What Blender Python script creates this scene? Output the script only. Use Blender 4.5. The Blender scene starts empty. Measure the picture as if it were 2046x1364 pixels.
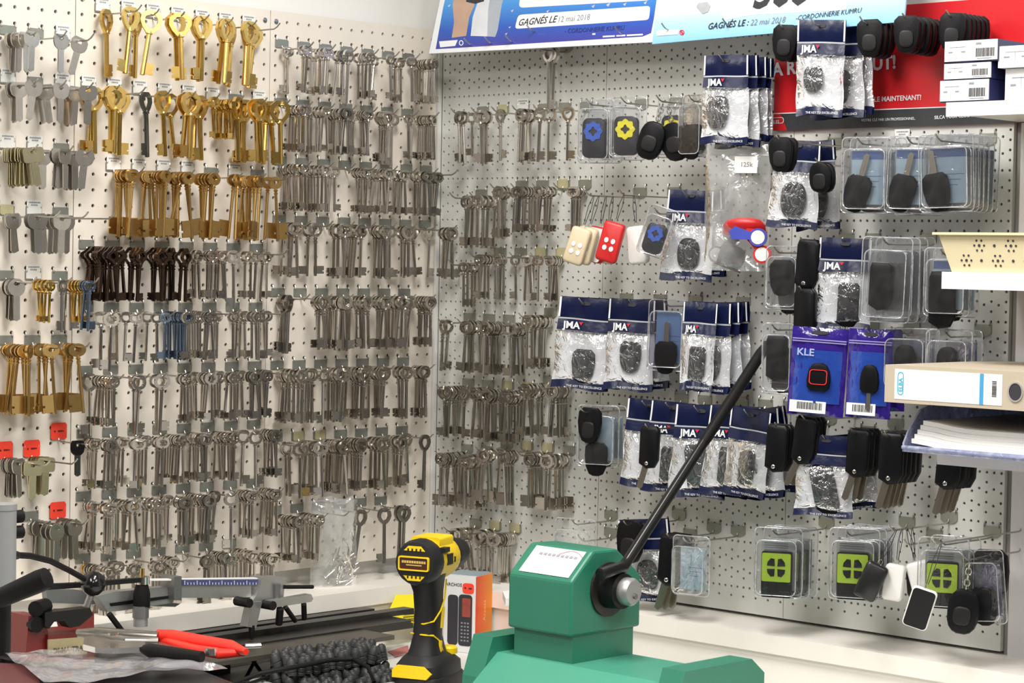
import bpy, math, random
from mathutils import Matrix, Vector
random.seed(7)
sc = bpy.context.scene
col = sc.collection
R = math.radians

# ------------------------------------------------------------------ camera, world, lights, exposure
F = 4469.25                                   # focal length in pixels of the 2046 px wide frame
CAM = Vector((-2.89232, -2.92891, 1.60129))
_yaw, _pit, _rol = 0.81475, -0.036387, 0.018688
FW = Vector((math.cos(_pit)*math.sin(_yaw), math.cos(_pit)*math.cos(_yaw), math.sin(_pit)))
_r = Vector((math.cos(_yaw), -math.sin(_yaw), 0)); _u = _r.cross(FW)
RT = _r*math.cos(_rol) + _u*math.sin(_rol)
UP = -_r*math.sin(_rol) + _u*math.cos(_rol)
cd = bpy.data.cameras.new('camera'); cam = bpy.data.objects.new('camera', cd); col.objects.link(cam)
cd.sensor_width = 36; cd.lens = 36*F/2046; cd.clip_start = 0.05
m = Matrix((RT, UP, -FW)).transposed().to_4x4(); m.translation = CAM; cam.matrix_world = m
sc.camera = cam
w = bpy.data.worlds.new('world'); sc.world = w; w.use_nodes = True
w.node_tree.nodes['Background'].inputs[0].default_value = (0.95, 0.97, 1, 1)
w.node_tree.nodes['Background'].inputs[1].default_value = 0.08
vs = sc.view_settings; vs.view_transform = 'Standard'; vs.look = 'None'; vs.gamma = 1; vs.use_curve_mapping = False
vs.exposure = 0.72
sc.cycles.transparent_max_bounces = 40
CEIL = 2.75
LAMPS = [(-1.05, -1.15, 21), (-2.6, -1.2, 20), (-1.1, -2.6, 19), (-2.7, -2.9, 16)]
for i, (x, y, p) in enumerate(LAMPS):         # the room's ceiling panels (their housings are built below)
    ld = bpy.data.lights.new('panel_light', 'AREA'); ld.shape = 'RECTANGLE'; ld.size = 1.15; ld.size_y = 0.28
    ld.energy = p; ld.color = (1, 0.965, 0.92)
    lo = bpy.data.objects.new('panel_light', ld); col.objects.link(lo); lo.location = (x, y, CEIL-0.07)
    lo.rotation_euler = (0, 0, R(45))

def ray(px, py): return FW + RT*((px-1023)/F) - UP*((py-682)/F)
def onL(px, py, d=0.0):                       # pixel -> point on the plane d in front of the left board (y = -d)
    v = ray(px, py); return CAM + v*((-d-CAM.y)/v.y)
XR = 0.010
def onR(px, py, d=0.0):                       # ... in front of the right board (x = XR - d)
    v = ray(px, py); return CAM + v*((XR-d-CAM.x)/v.x)
def onZ(px, py, z):
    v = ray(px, py); return CAM + v*((z-CAM.z)/v.z)
def toPx(p):
    d = Vector(p)-CAM; z = d.dot(FW); return 1023+F*d.dot(RT)/z, 682-F*d.dot(UP)/z, z

# ------------------------------------------------------------------ materials
MATS = {}
def mat(name, colr, rough=0.5, metal=0.0, spec=0.5, var=0.0, nscale=40, bump=0.0, bscale=200, coat=0.0, emit=0.0, orand=0.0):
    if name in MATS: return MATS[name]
    ma = bpy.data.materials.new(name); ma.use_nodes = True; nt = ma.node_tree; b = nt.nodes['Principled BSDF']
    c = (*colr, 1)
    b.inputs['Base Color'].default_value = c; b.inputs['Roughness'].default_value = rough
    b.inputs['Metallic'].default_value = metal; b.inputs['Specular IOR Level'].default_value = spec
    if coat: b.inputs['Coat Weight'].default_value = coat; b.inputs['Coat Roughness'].default_value = 0.08
    if emit: b.inputs['Emission Color'].default_value = c; b.inputs['Emission Strength'].default_value = emit
    tc = nt.nodes.new('ShaderNodeTexCoord')
    if var or orand:
        mx = nt.nodes.new('ShaderNodeMix'); mx.data_type = 'RGBA'; mx.blend_type = 'MULTIPLY'; mx.inputs[0].default_value = 1
        mx.inputs[6].default_value = c
        ma_ = nt.nodes.new('ShaderNodeMath'); ma_.operation = 'ADD'
        if var:
            nz = nt.nodes.new('ShaderNodeTexNoise'); nz.inputs['Scale'].default_value = nscale; nz.inputs['Detail'].default_value = 4
            nt.links.new(tc.outputs['Object'], nz.inputs['Vector'])
            mr = nt.nodes.new('ShaderNodeMapRange'); mr.inputs[3].default_value = 1-var; mr.inputs[4].default_value = 1+var*0.6
            nt.links.new(nz.outputs['Fac'], mr.inputs[0]); nt.links.new(mr.outputs[0], ma_.inputs[0])
        else: ma_.inputs[0].default_value = 1
        if orand:
            oi = nt.nodes.new('ShaderNodeObjectInfo'); m2 = nt.nodes.new('ShaderNodeMapRange')
            m2.inputs[3].default_value = -orand; m2.inputs[4].default_value = orand
            nt.links.new(oi.outputs['Random'], m2.inputs[0]); nt.links.new(m2.outputs[0], ma_.inputs[1])
        else: ma_.inputs[1].default_value = 0
        nt.links.new(ma_.outputs[0], mx.inputs[7]); nt.links.new(mx.outputs[2], b.inputs['Base Color'])
    if bump:
        n2 = nt.nodes.new('ShaderNodeTexNoise'); n2.inputs['Scale'].default_value = bscale; n2.inputs['Detail'].default_value = 3
        bp = nt.nodes.new('ShaderNodeBump'); bp.inputs['Strength'].default_value = bump; bp.inputs['Distance'].default_value = 0.002
        nt.links.new(tc.outputs['Object'], n2.inputs['Vector']); nt.links.new(n2.outputs['Fac'], bp.inputs['Height'])
        nt.links.new(bp.outputs[0], b.inputs['Normal'])
    MATS[name] = ma; return ma

def clear(name, tint=(0.975, 0.98, 0.985), base=0.05, k=0.7, rough=0.08, haze=0.0, hazec=(0.8, 0.82, 0.85), bump=0.3, bscale=60):
    """thin clear plastic: see-through, glossy at a grazing angle, optionally milky"""
    if name in MATS: return MATS[name]
    ma = bpy.data.materials.new(name); ma.use_nodes = True; nt = ma.node_tree; N = nt.nodes; L = nt.links
    N.remove(N['Principled BSDF']); out = N['Material Output']
    tr = N.new('ShaderNodeBsdfTransparent'); tr.inputs[0].default_value = (*tint, 1)
    gl = N.new('ShaderNodeBsdfGlossy'); gl.inputs[0].default_value = (1, 1, 1, 1); gl.inputs['Roughness'].default_value = rough
    lw = N.new('ShaderNodeFresnel'); lw.inputs[0].default_value = 1.45
    mu = N.new('ShaderNodeMath'); mu.operation = 'MULTIPLY_ADD'; mu.inputs[1].default_value = k; mu.inputs[2].default_value = base; mu.use_clamp = True
    L.new(lw.outputs[0], mu.inputs[0])
    tc = N.new('ShaderNodeTexCoord'); nz = N.new('ShaderNodeTexNoise'); nz.inputs['Scale'].default_value = bscale; nz.inputs['Detail'].default_value = 3
    nz.inputs['Distortion'].default_value = 1.0
    L.new(tc.outputs['Object'], nz.inputs['Vector'])
    bp = N.new('ShaderNodeBump'); bp.inputs['Strength'].default_value = bump; bp.inputs['Distance'].default_value = 0.004
    L.new(nz.outputs['Fac'], bp.inputs['Height']); L.new(bp.outputs[0], gl.inputs['Normal']); L.new(bp.outputs[0], lw.inputs['Normal'])
    mx = N.new('ShaderNodeMixShader'); L.new(mu.outputs[0], mx.inputs[0]); L.new(gl.outputs[0], mx.inputs[2])
    if haze:
        df = N.new('ShaderNodeBsdfDiffuse'); df.inputs[0].default_value = (*hazec, 1)
        m2 = N.new('ShaderNodeMixShader'); mr = N.new('ShaderNodeMapRange')
        mr.inputs[1].default_value = 0.35; mr.inputs[2].default_value = 0.68; mr.inputs[3].default_value = haze*0.45; mr.inputs[4].default_value = min(1, haze*1.35)
        L.new(nz.outputs['Fac'], mr.inputs[0]); L.new(mr.outputs[0], m2.inputs[0])
        L.new(tr.outputs[0], m2.inputs[1]); L.new(df.outputs[0], m2.inputs[2]); L.new(m2.outputs[0], mx.inputs[1])
    else: L.new(tr.outputs[0], mx.inputs[1])
    L.new(mx.outputs[0], out.inputs[0]); MATS[name] = ma; return ma

M_WALL = mat('wall_paint', (0.84, 0.83, 0.80), 0.7, var=0.03, nscale=3)
M_PEGL = mat('cream_board', (0.80, 0.745, 0.66), 0.5, var=0.05, nscale=6)
M_PEGR = mat('grey_board', (0.69, 0.69, 0.655), 0.5, var=0.06, nscale=6)
M_WHITE = mat('white_plastic', (0.86, 0.85, 0.82), 0.45, var=0.03, nscale=12)
M_PAPER = mat('paper', (0.88, 0.88, 0.87), 0.7)
M_STEEL = mat('nickel_steel', (0.60, 0.565, 0.515), 0.2, 1.0, var=0.15, nscale=90, orand=0.12)
M_DSTEEL = mat('dull_steel', (0.30, 0.285, 0.26), 0.33, 1.0, var=0.15, nscale=90, orand=0.10)
M_BSTEEL = mat('bright_steel', (0.72, 0.70, 0.67), 0.2, 1.0, var=0.1, nscale=90)
M_GUN = mat('gunmetal', (0.10, 0.11, 0.10), 0.35, 0.9)
M_BRASS = mat('brass', (0.72, 0.49, 0.15), 0.21, 1.0, var=0.15, nscale=80, orand=0.08)
M_DBRASS = mat('raw_brass', (0.60, 0.40, 0.15), 0.3, 1.0, var=0.15, nscale=80, orand=0.08)
M_BRONZE = mat('blackened_bronze', (0.085, 0.055, 0.040), 0.22, 0.9, var=0.3, nscale=60)
M_BLUEK = mat('blued_steel', (0.22, 0.29, 0.40), 0.28, 1.0, var=0.2, nscale=80)
M_FLAT = mat('flat_key_nickel', (0.48, 0.46, 0.42), 0.3, 1.0, var=0.15, nscale=90, orand=0.15)
M_FLATB = mat('flat_key_nickel_brass', (0.50, 0.46, 0.30), 0.32, 1.0, var=0.15, nscale=90, orand=0.1)
M_HOOK = mat('zinc_hook', (0.30, 0.315, 0.285), 0.42, 0.55, var=0.12, nscale=60)
M_ROD = mat('zinc_rod', (0.46, 0.44, 0.40), 0.3, 1.0)
M_TAG = mat('tag_paper', (0.78, 0.79, 0.76), 0.6)
M_INK = mat('ink', (0.03, 0.03, 0.035), 0.6)
M_INKG = mat('grey_ink', (0.25, 0.26, 0.28), 0.6)
M_ORANGE = mat('fluorescent_tag', (0.95, 0.06, 0.03), 0.55)
M_BLACK = mat('black_plastic', (0.006, 0.006, 0.007), 0.36, spec=0.16, bump=0.05, bscale=600)
M_BLACKM = mat("black_steel", (0.010, 0.010, 0.010), 0.4, spec=0.25)
M_NAVY = mat('navy_film', (0.006, 0.010, 0.045), 0.25, spec=0.35, var=0.15, nscale=30, bump=0.4, bscale=40)
M_WHITEINK = mat('white_print', (0.85, 0.86, 0.88), 0.5)
M_REDINK = mat('red_print', (0.75, 0.02, 0.03), 0.5)
M_CLEAR = clear('clear_shell', base=0.05, haze=0.022, hazec=(0.85, 0.87, 0.9), bump=0.5, bscale=30)
M_CARD = mat('blue_card', (0.62, 0.80, 0.93), 0.55, var=0.12, nscale=14)
M_CARDH = mat('blue_card_header', (0.08, 0.19, 0.52), 0.5)
M_BAGFILM = clear('bag_film', base=0.09, k=0.9, rough=0.06, haze=0.07, hazec=(0.80, 0.82, 0.86), bump=1.0, bscale=60)
M_ZIPFILM = clear('zip_film', base=0.06, k=0.85, rough=0.1, haze=0.22, hazec=(0.78, 0.79, 0.78), bump=0.9, bscale=22)

# ------------------------------------------------------------------ mesh helpers
class MB:
    def __init__(s): s.v = []; s.f = []; s.T = None
    def _add(s, vs_, fs):
        o = len(s.v)
        s.v += [tuple(s.T @ Vector(p)) if s.T else tuple(p) for p in vs_]
        s.f += [tuple(i+o for i in f) for f in fs]; return s
    def box(s, x0, x1, y0, y1, z0, z1):
        return s._add([(x, y, z) for x in (x0, x1) for y in (y0, y1) for z in (z0, z1)],
                      [(0, 1, 3, 2), (4, 6, 7, 5), (0, 4, 5, 1), (2, 3, 7, 6), (0, 2, 6, 4), (1, 5, 7, 3)])
    def prism(s, poly, y0, y1):                # poly of (x, z), extruded along y
        n = len(poly); vs_ = [(x, y0, z) for x, z in poly] + [(x, y1, z) for x, z in poly]
        return s._add(vs_, [tuple(range(n)), tuple(range(2*n-1, n-1, -1))] + [(i, i+n, (i+1) % n+n, (i+1) % n) for i in range(n)])
    def extr(s, pts, vec):                     # 3D polygon extruded by a vector
        n = len(pts); vec = Vector(vec); p2 = [tuple(Vector(p)+vec) for p in pts]
        return s._add([tuple(p) for p in pts]+p2, [tuple(range(n)), tuple(range(2*n-1, n-1, -1))] + [(i, i+n, (i+1) % n+n, (i+1) % n) for i in range(n)])
    def ring(s, outer, inner, y0, y1):         # plate with a hole; equal point counts
        n = len(outer)
        vs_ = [(x, y0, z) for x, z in outer]+[(x, y0, z) for x, z in inner]+[(x, y1, z) for x, z in outer]+[(x, y1, z) for x, z in inner]
        fs = []
        for i in range(n):
            j = (i+1) % n
            fs += [(i, j, j+n, i+n), (i+2*n, i+3*n, j+3*n, j+2*n), (i, i+2*n, j+2*n, j), (i+n, j+n, j+3*n, i+3*n)]
        return s._add(vs_, fs)
    def tube(s, pts, r, n=8, caps=True):
        pts = [Vector(p) for p in pts]; rs = r if isinstance(r, (list, tuple)) else [r]*len(pts); vs_ = []; fs = []
        ref = None
        for i, p in enumerate(pts):
            t = (pts[min(i+1, len(pts)-1)]-pts[max(i-1, 0)]).normalized()
            if ref is None: ref = Vector((0, 0, 1)) if abs(t.z) < 0.9 else Vector((1, 0, 0))
            a = (ref - t*ref.dot(t)).normalized(); b = t.cross(a); ref = a
            for k in range(n):
                q = 2*math.pi*k/n; vs_.append(tuple(p + (a*math.cos(q)+b*math.sin(q))*rs[i]))
        for i in range(len(pts)-1):
            for k in range(n):
                k2 = (k+1) % n; fs.append((i*n+k, i*n+k2, (i+1)*n+k2, (i+1)*n+k))
        if caps: fs += [tuple(range(n-1, -1, -1)), tuple(range((len(pts)-1)*n, len(pts)*n))]
        return s._add(vs_, fs)
    def lathe(s, prof, n=12):                  # profile of (r, z) about z
        vs_ = []; fs = []
        for r_, z in prof:
            for k in range(n): q = 2*math.pi*k/n; vs_.append((r_*math.cos(q), r_*math.sin(q), z))
        for i in range(len(prof)-1):
            for k in range(n): k2 = (k+1) % n; fs.append((i*n+k, i*n+k2, (i+1)*n+k2, (i+1)*n+k))
        fs += [tuple(range(n-1, -1, -1)), tuple(range((len(prof)-1)*n, len(prof)*n))]
        return s._add(vs_, fs)
    def loft(s, loops, caps=True):             # list of equal-length closed 3D loops
        n = len(loops[0]); vs_ = [p for l in loops for p in l]; fs = []
        for i in range(len(loops)-1):
            for k in range(n): k2 = (k+1) % n; fs.append((i*n+k, i*n+k2, (i+1)*n+k2, (i+1)*n+k))
        if caps: fs += [tuple(range(n-1, -1, -1)), tuple(range((len(loops)-1)*n, len(loops)*n))]
        return s._add(vs_, fs)
    def grid(s, fn, nu, nv):
        vs_ = [tuple(fn(i/nu, j/nv)) for j in range(nv+1) for i in range(nu+1)]
        return s._add(vs_, [(j*(nu+1)+i, j*(nu+1)+i+1, (j+1)*(nu+1)+i+1, (j+1)*(nu+1)+i) for j in range(nv) for i in range(nu)])
    def mesh(s, name, ma, smooth=True, ang=38):
        me = bpy.data.meshes.new(name); me.from_pydata(s.v, [], s.f); me.materials.append(ma)
        import bmesh
        bm = bmesh.new(); bm.from_mesh(me); bmesh.ops.recalc_face_normals(bm, faces=bm.faces); bm.to_mesh(me); bm.free()
        if smooth:
            me.polygons.foreach_set('use_smooth', [True]*len(me.polygons)); me.set_sharp_from_angle(angle=R(ang))
        return me
    def build(s, name, ma, parent=None, smooth=True, ang=38):
        return obj(name, s.mesh(name, ma, smooth, ang), parent)

def obj(name, me, parent=None, mw=None):
    o = bpy.data.objects.new(name, me); col.objects.link(o)
    if parent: o.parent = parent
    if mw is not None: o.matrix_basis = mw
    return o
def tag(o, label, cat, group=None, kind=None):
    o['label'] = label
    if cat: o['category'] = cat
    if group: o['group'] = group
    if kind: o['kind'] = kind
    return o
def thing(name, label, cat, mw=None, group=None):
    o = bpy.data.objects.new(name, None); col.objects.link(o); o.empty_display_size = 0.02
    if mw is not None: o.matrix_world = mw
    return tag(o, label, cat, group)
def struct(o): o['kind'] = 'structure'; return o
def TR(p, rz=0.0, rx=0.0, ry=0.0, s=1.0, wall='L'):
    """place at p; local x runs to the right along the wall, local -y points out of it, z up"""
    base = 0.0 if wall == 'L' else -math.pi/2
    sc_ = Matrix.Diagonal((*( (s, s, s) if not isinstance(s, (tuple, list)) else s), 1))
    return Matrix.Translation(Vector(p)) @ Matrix.Rotation(base+rz, 4, 'Z') @ Matrix.Rotation(ry, 4, 'Y') @ Matrix.Rotation(rx, 4, 'X') @ sc_
def ell(w, h, n=16, cx=0, cz=0, p=2.0, a0=0.0):
    out = []
    for k in range(n):
        q = 2*math.pi*k/n+a0; c, s_ = math.cos(q), math.sin(q)
        out.append((cx+w/2*math.copysign(abs(c)**(2/p), c), cz+h/2*math.copysign(abs(s_)**(2/p), s_)))
    return out
def rrect(w, h, r, n=4, cx=0, cz=0):
    out = []
    for sx, sz, a in ((1, 1, 0), (-1, 1, 90), (-1, -1, 180), (1, -1, 270)):
        for k in range(n+1):
            q = R(a+90*k/n); out.append((cx+sx*(w/2-r)+r*math.cos(q), cz+sz*(h/2-r)+r*math.sin(q)))
    return out
TXT = {}
def text(s, size, ma, parent, mw, bold=0.0, shear=0.0, align='LEFT', name='lettering', sx=1.0):
    """flat print: the string's outline as a mesh in the local x-z plane, facing local -y"""
    key = (s, size, ma.name, bold, shear, align, sx)
    if key not in TXT:
        cu = bpy.data.curves.new('lettering', 'FONT'); cu.body = s; cu.size = size; cu.offset = bold*size; cu.shear = shear
        cu.align_x = align; cu.resolution_u = 2; cu.extrude = 0.00005
        to = bpy.data.objects.new('tmp', cu); col.objects.link(to)
        me = bpy.data.meshes.new_from_object(to); bpy.data.objects.remove(to); bpy.data.curves.remove(cu)
        me.transform(Matrix.Diagonal((sx, 1, 1, 1))); me.transform(Matrix.Rotation(R(90), 4, 'X')); me.materials.clear(); me.materials.append(ma); me.name = 'lettering'
        TXT[key] = me
    return obj(name, TXT[key], parent, mw)
LT = lambda x, y, z: Matrix.Translation((x, y, z))

# ------------------------------------------------------------------ the room
def quad_wall(name, x0, x1, y0, y1, z0, z1, ma):
    return struct(MB().box(x0, x1, y0, y1, z0, z1).build(name, ma, smooth=False))
wl = quad_wall('wall_left', -4.6, 0.05, 0.03, 0.15, 0, CEIL, M_WALL)
wr = quad_wall('wall_right', 0.04, 0.16, -4.6, 0.15, 0, CEIL, M_WALL)
M_BACKW = mat('back_wall', (0.13, 0.12, 0.115), 0.7, var=0.1, nscale=2)
quad_wall('wall_front', -4.7, 0.16, -4.72, -4.6, 0, CEIL, M_BACKW)
quad_wall('wall_side', -4.72, -4.6, -4.7, 0.15, 0, CEIL, M_BACKW)
quad_wall('floor', -4.72, 0.16, -4.72, 0.15, -0.1, 0, mat('floor_tiles', (0.09, 0.085, 0.08), 0.5, var=0.2, nscale=5))
quad_wall('ceiling', -4.72, 0.16, -4.72, 0.15, CEIL, CEIL+0.1, mat('ceiling_paint', (0.62, 0.62, 0.60), 0.8, var=0.02, nscale=3))
M_LHOUS = mat('lamp_housing', (0.8, 0.8, 0.8), 0.4)
for i, (x, y, p) in enumerate(LAMPS):
    t = thing('ceiling_light', 'long white fluorescent fixture screwed to the shop ceiling', 'ceiling light',
              Matrix.Translation((x, y, CEIL)) @ Matrix.Rotation(R(45), 4, 'Z'), 'ceiling fixtures over the shop')
    MB().box(-0.6, 0.6, -0.16, 0.16, -0.05, -0.001).build('housing', M_LHOUS, t, False)
    MB().box(-0.61, -0.59, -0.16, 0.16, -0.075, -0.05).box(0.59, 0.61, -0.16, 0.16, -0.075, -0.05).build('end_cap', M_LHOUS, t, False)

# pegboards with real holes
PITCH = 0.025
ZL0 = 2.0                                      # top hole row, left boards
def cell(mb, x0, x1, z0, z1, cx, cz, r, dep, n=8, y=0.0):
    xm, zm = (x0+x1)/2, (z0+z1)/2
    o = [(x1, zm), (x1, z1), (xm, z1), (x0, z1), (x0, zm), (x0, z0), (xm, z0), (x1, z0)]
    h = [(cx+r*math.cos(2*math.pi*k/8), cz+r*math.sin(2*math.pi*k/8)) for k in range(8)]
    vs_ = [(a, y, b) for a, b in o]+[(a, y, b) for a, b in h]+[(a, y+dep, b) for a, b in h]
    fs = []
    for k in range(8):
        j = (k+1) % 8; fs += [(k, k+8, j+8, j), (k+8, k+16, j+16, j+8)]
    mb._add(vs_, fs)
def flat_mesh(mb, name, ma):
    me = bpy.data.meshes.new(name); me.from_pydata(mb.v, [], mb.f); me.materials.append(ma); return me
# left boards: 16 columns each, rows from z = 2.0 down to 1.04
mb = MB()
NROW = 38
for c in range(16):
    for r_ in range(NROW):
        x = 0.0125+PITCH*c; z = -PITCH*r_
        cell(mb, x-0.0125+(0.0008 if c == 0 else 0), x+0.0125-(0.0008 if c == 15 else 0), z-0.0125, z+0.0125, x, z, 0.0031, 0.004)
zt, zb = 0.018, -PITCH*(NROW-1)-0.0185
mb.box(0.0008, 0.3992, 0, 0.0012, 0.0125, zt).box(0.0008, 0.3992, 0, 0.0012, zb, -PITCH*(NROW-1)-0.0125)
mb._add([(0.0008, 0, zt), (0.0008, 0.02, zt), (0.0008, 0.02, zb), (0.0008, 0, zb), (0.3992, 0, zt), (0.3992, 0.02, zt), (0.3992, 0.02, zb), (0.3992, 0, zb)],
        [(0, 1, 2, 3), (4, 7, 6, 5), (0, 4, 5, 1), (3, 2, 6, 7)])
meL = flat_mesh(mb, 'pegboard_panel', M_PEGL)
M_SCREW = mat('screw', (0.35, 0.36, 0.40), 0.3, 1.0)
meSc = MB().lathe([(0.0045, 0), (0.0045, 0.001), (0.002, 0.0022)], 10).mesh('screw', M_SCREW)
for p in range(4):
    o = obj('pegboard_panel', meL, wl, LT(-1.6+0.4*p, 0, ZL0))
    for c in (0, 15):
        obj('screw', meSc, o, Matrix.Translation((0.0125+PITCH*c, -0.0002, 0)) @ Matrix.Rotation(R(90), 4, 'X'))
# right boards: columns 12.44 mm apart; odd ones drilled every 15 mm, even ones every 25 mm
UR0, UP_, ZR0 = 0.01132, 0.0124376, 1.8962
AP, BP = 0.0149251, 0.0248752
ZT, ZB = 2.02, 1.035
mb = MB()
import math as _m
for i in range(32):
    x0 = UP_*i+(0.0006 if i == 0 else 0); x1 = UP_*(i+1)-(0.0006 if i == 31 else 0); cx = UP_*(i+0.5)
    P_ = AP if i % 2 else BP
    k0 = _m.ceil((ZR0-(ZT-0.02))/P_); k1 = _m.floor((ZR0-(ZB+0.02))/P_)
    for k in range(k0, k1+1):
        z = ZR0-k*P_; cell(mb, x0, x1, z-P_/2, z+P_/2, cx, z, 0.0023, 0.004)
    za = ZR0-k0*P_+P_/2; zc = ZR0-k1*P_-P_/2
    mb._add([(x0, 0, za), (x1, 0, za), (x1, 0, ZT), (x0, 0, ZT)], [(0, 1, 2, 3)])
    mb._add([(x0, 0, ZB), (x1, 0, ZB), (x1, 0, zc), (x0, 0, zc)], [(0, 1, 2, 3)])
WR_ = UP_*32
mb._add([(0.0006, 0, ZT), (0.0006, 0.02, ZT), (0.0006, 0.02, ZB), (0.0006, 0, ZB), (WR_-.0006, 0, ZT), (WR_-.0006, 0.02, ZT), (WR_-.0006, 0.02, ZB), (WR_-.0006, 0, ZB)],
        [(0, 1, 2, 3), (4, 7, 6, 5), (0, 4, 5, 1), (3, 2, 6, 7)])
meR = flat_mesh(mb, 'pegboard_panel', M_PEGR)
for p in range(3):
    obj('pegboard_panel', meR, wr, Matrix.Translation((XR, -(UR0-UP_/2)-WR_*p, 0)) @ Matrix.Rotation(R(-90), 4, 'Z'))
AEND = UR0-UP_/2+WR_*3                          # right end of the right boards (a = -y)
M_POST = mat('post_grey', (0.30, 0.29, 0.27), 0.5)
M_POSTW = mat('post_white', (0.74, 0.72, 0.72), 0.5)
def boxR(mb, a0, a1, d0, d1, z0, z1): return mb.box(XR-d1, XR-d0, -a1, -a0, z0, z1)
struct(boxR(MB(), AEND+0.001, AEND+0.014, -0.028, -0.008, 0.9, 2.05).build('trim_1', M_POST, smooth=False))
struct(boxR(MB(), AEND+0.014, AEND+0.45, -0.028, 0.004, 0.0, 2.7).build('trim_2', M_POSTW, smooth=False))
# the corner strip between the two boards
struct(MB().box(0.0009, XR-0.0005, -0.0045, 0.012, 1.035, 2.018).build('trim_3', mat('corner_strip', (0.72, 0.72, 0.69), 0.5), smooth=False))
# white ledge along both walls and the counter below it
M_LEDGE = mat('ledge_white', (0.83, 0.80, 0.74), 0.45, var=0.05, nscale=9)
lg = struct(MB().box(-1.7, XR-0.126, -0.125, 0.029, 1.002, 1.03).build('trim_4', M_LEDGE, smooth=False))
MB().box(-1.7, XR-0.126, -0.117, 0.029, 0.93, 1.001).build('fascia', M_LEDGE, lg, False)
lg = struct(boxR(MB(), -0.0, 1.7, -0.029, 0.125, 1.002, 1.03).build('trim_5', M_LEDGE, smooth=False))
boxR(MB(), 0.0, 1.7, -0.029, 0.117, 0.93, 1.001).build('fascia', M_LEDGE, lg, False)
M_COUNTER = mat('counter_laminate', (0.80, 0.79, 0.75), 0.4, var=0.04, nscale=8)
ct = thing('counter', 'white laminate work counter running below the two pegboards', 'counter')
MB().box(-1.9, XR-0.12, -0.60, -0.119, 0.89, 0.93).box(-0.72, XR-0.119, -1.9, -0.6001, 0.89, 0.93).build('worktop', M_COUNTER, ct, False)
MB().box(-1.85, -0.70, -0.57, -0.13, 0.0, 0.889).box(-0.69, -0.13, -1.85, -0.13, 0.0, 0.889).build('base', mat('counter_base', (0.45, 0.43, 0.40), 0.5), ct, False)
# ------------------------------------------------------------------ hooks and keys
ORD = ['top', 'second', 'third', 'fourth', 'fifth', 'sixth', 'seventh', 'eighth', 'ninth', 'tenth']
mePlate = MB().prism(rrect(0.029, 0.0145, 0.0015, 2, 0, -0.0115), -0.0022, -0.0006).mesh('plate', M_HOOK)
mePlateR = MB().prism([(-0.0145, -0.0045), (0.0145, -0.0045), (0.0145, -0.0175), (0.009, -0.0215), (0, -0.0232), (-0.009, -0.0215), (-0.0145, -0.0175)], -0.0022, -0.0006).mesh('plate', mat('zinc_hook_pale', (0.36, 0.37, 0.315), 0.42, 0.5, var=0.12, nscale=60))
meProng = MB().tube([(0, 0.006, 0.0008), (0, -0.0012, 0.0008), (0, -0.0028, -0.001), (0, -0.0028, -0.0065)], 0.0011, 6).mesh('prong', M_ROD)
RODS = {}
def rod_mesh(L, flat=False):
    k = (round(L*50)/50, flat)
    if k not in RODS:
        L_ = k[0]; up = 0.0 if flat else 0.009
        RODS[k] = MB().tube([(0, -0.0022, -0.016), (0, -0.0045, -0.0205), (0, -0.010, -0.0222), (0, -L_+0.012, -0.0222), (0, -L_+0.004, -0.0215+up*0.3), (0, -L_-0.003, -0.0222+up)], 0.00135, 6).mesh('rod', M_ROD)
    return RODS[k], k[0]
meTag = MB().box(-0.0135, 0.0135, -0.0030, -0.0026, -0.0165, 0.0055).mesh('label_card', M_TAG, False)
def tag_lines(): 
    mb = MB()
    for z, a, b in ((0.0015, -0.010, 0.010), (-0.0025, -0.006, 0.005)):
        x = a
        while x < b:
            wd = random.uniform(0.0012, 0.0028); mb.box(x, x+wd, -0.0032, -0.0030, z-0.0012, z+0.0012); x += wd+0.0007
    return mb.mesh('lettering', M_INKG, False)
meTagL = [tag_lines() for _ in range(3)]
def ptag(): 
    return MB().prism([(-0.015, 0.004), (-0.012, 0.0075), (0.012, 0.0075), (0.015, 0.004), (0.015, -0.0165), (0.012, -0.019), (-0.012, -0.019), (-0.015, -0.0165)], -0.0038, -0.0032).mesh('price_tag', M_ORANGE, False)
mePTag = ptag()
mePTagL = MB().box(-0.009, -0.0065, -0.0042, -0.0038, -0.0075, -0.0045).box(-0.002, 0.0015, -0.0042, -0.0038, -0.0072, -0.0045).box(0.002, 0.0055, -0.0042, -0.0038, -0.0072, -0.0045).box(0.006, 0.009, -0.0042, -0.0038, -0.0068, -0.005).mesh('lettering', mat('dark_red_ink', (0.12, 0.01, 0.01), 0.6), False)
meYTag = MB().prism(rrect(0.024, 0.016, 0.003, 2, 0, -0.011), -0.0032, -0.0026).mesh('label_card', mat('aged_label', (0.52, 0.48, 0.28), 0.6, var=0.25, nscale=120), False)

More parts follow.
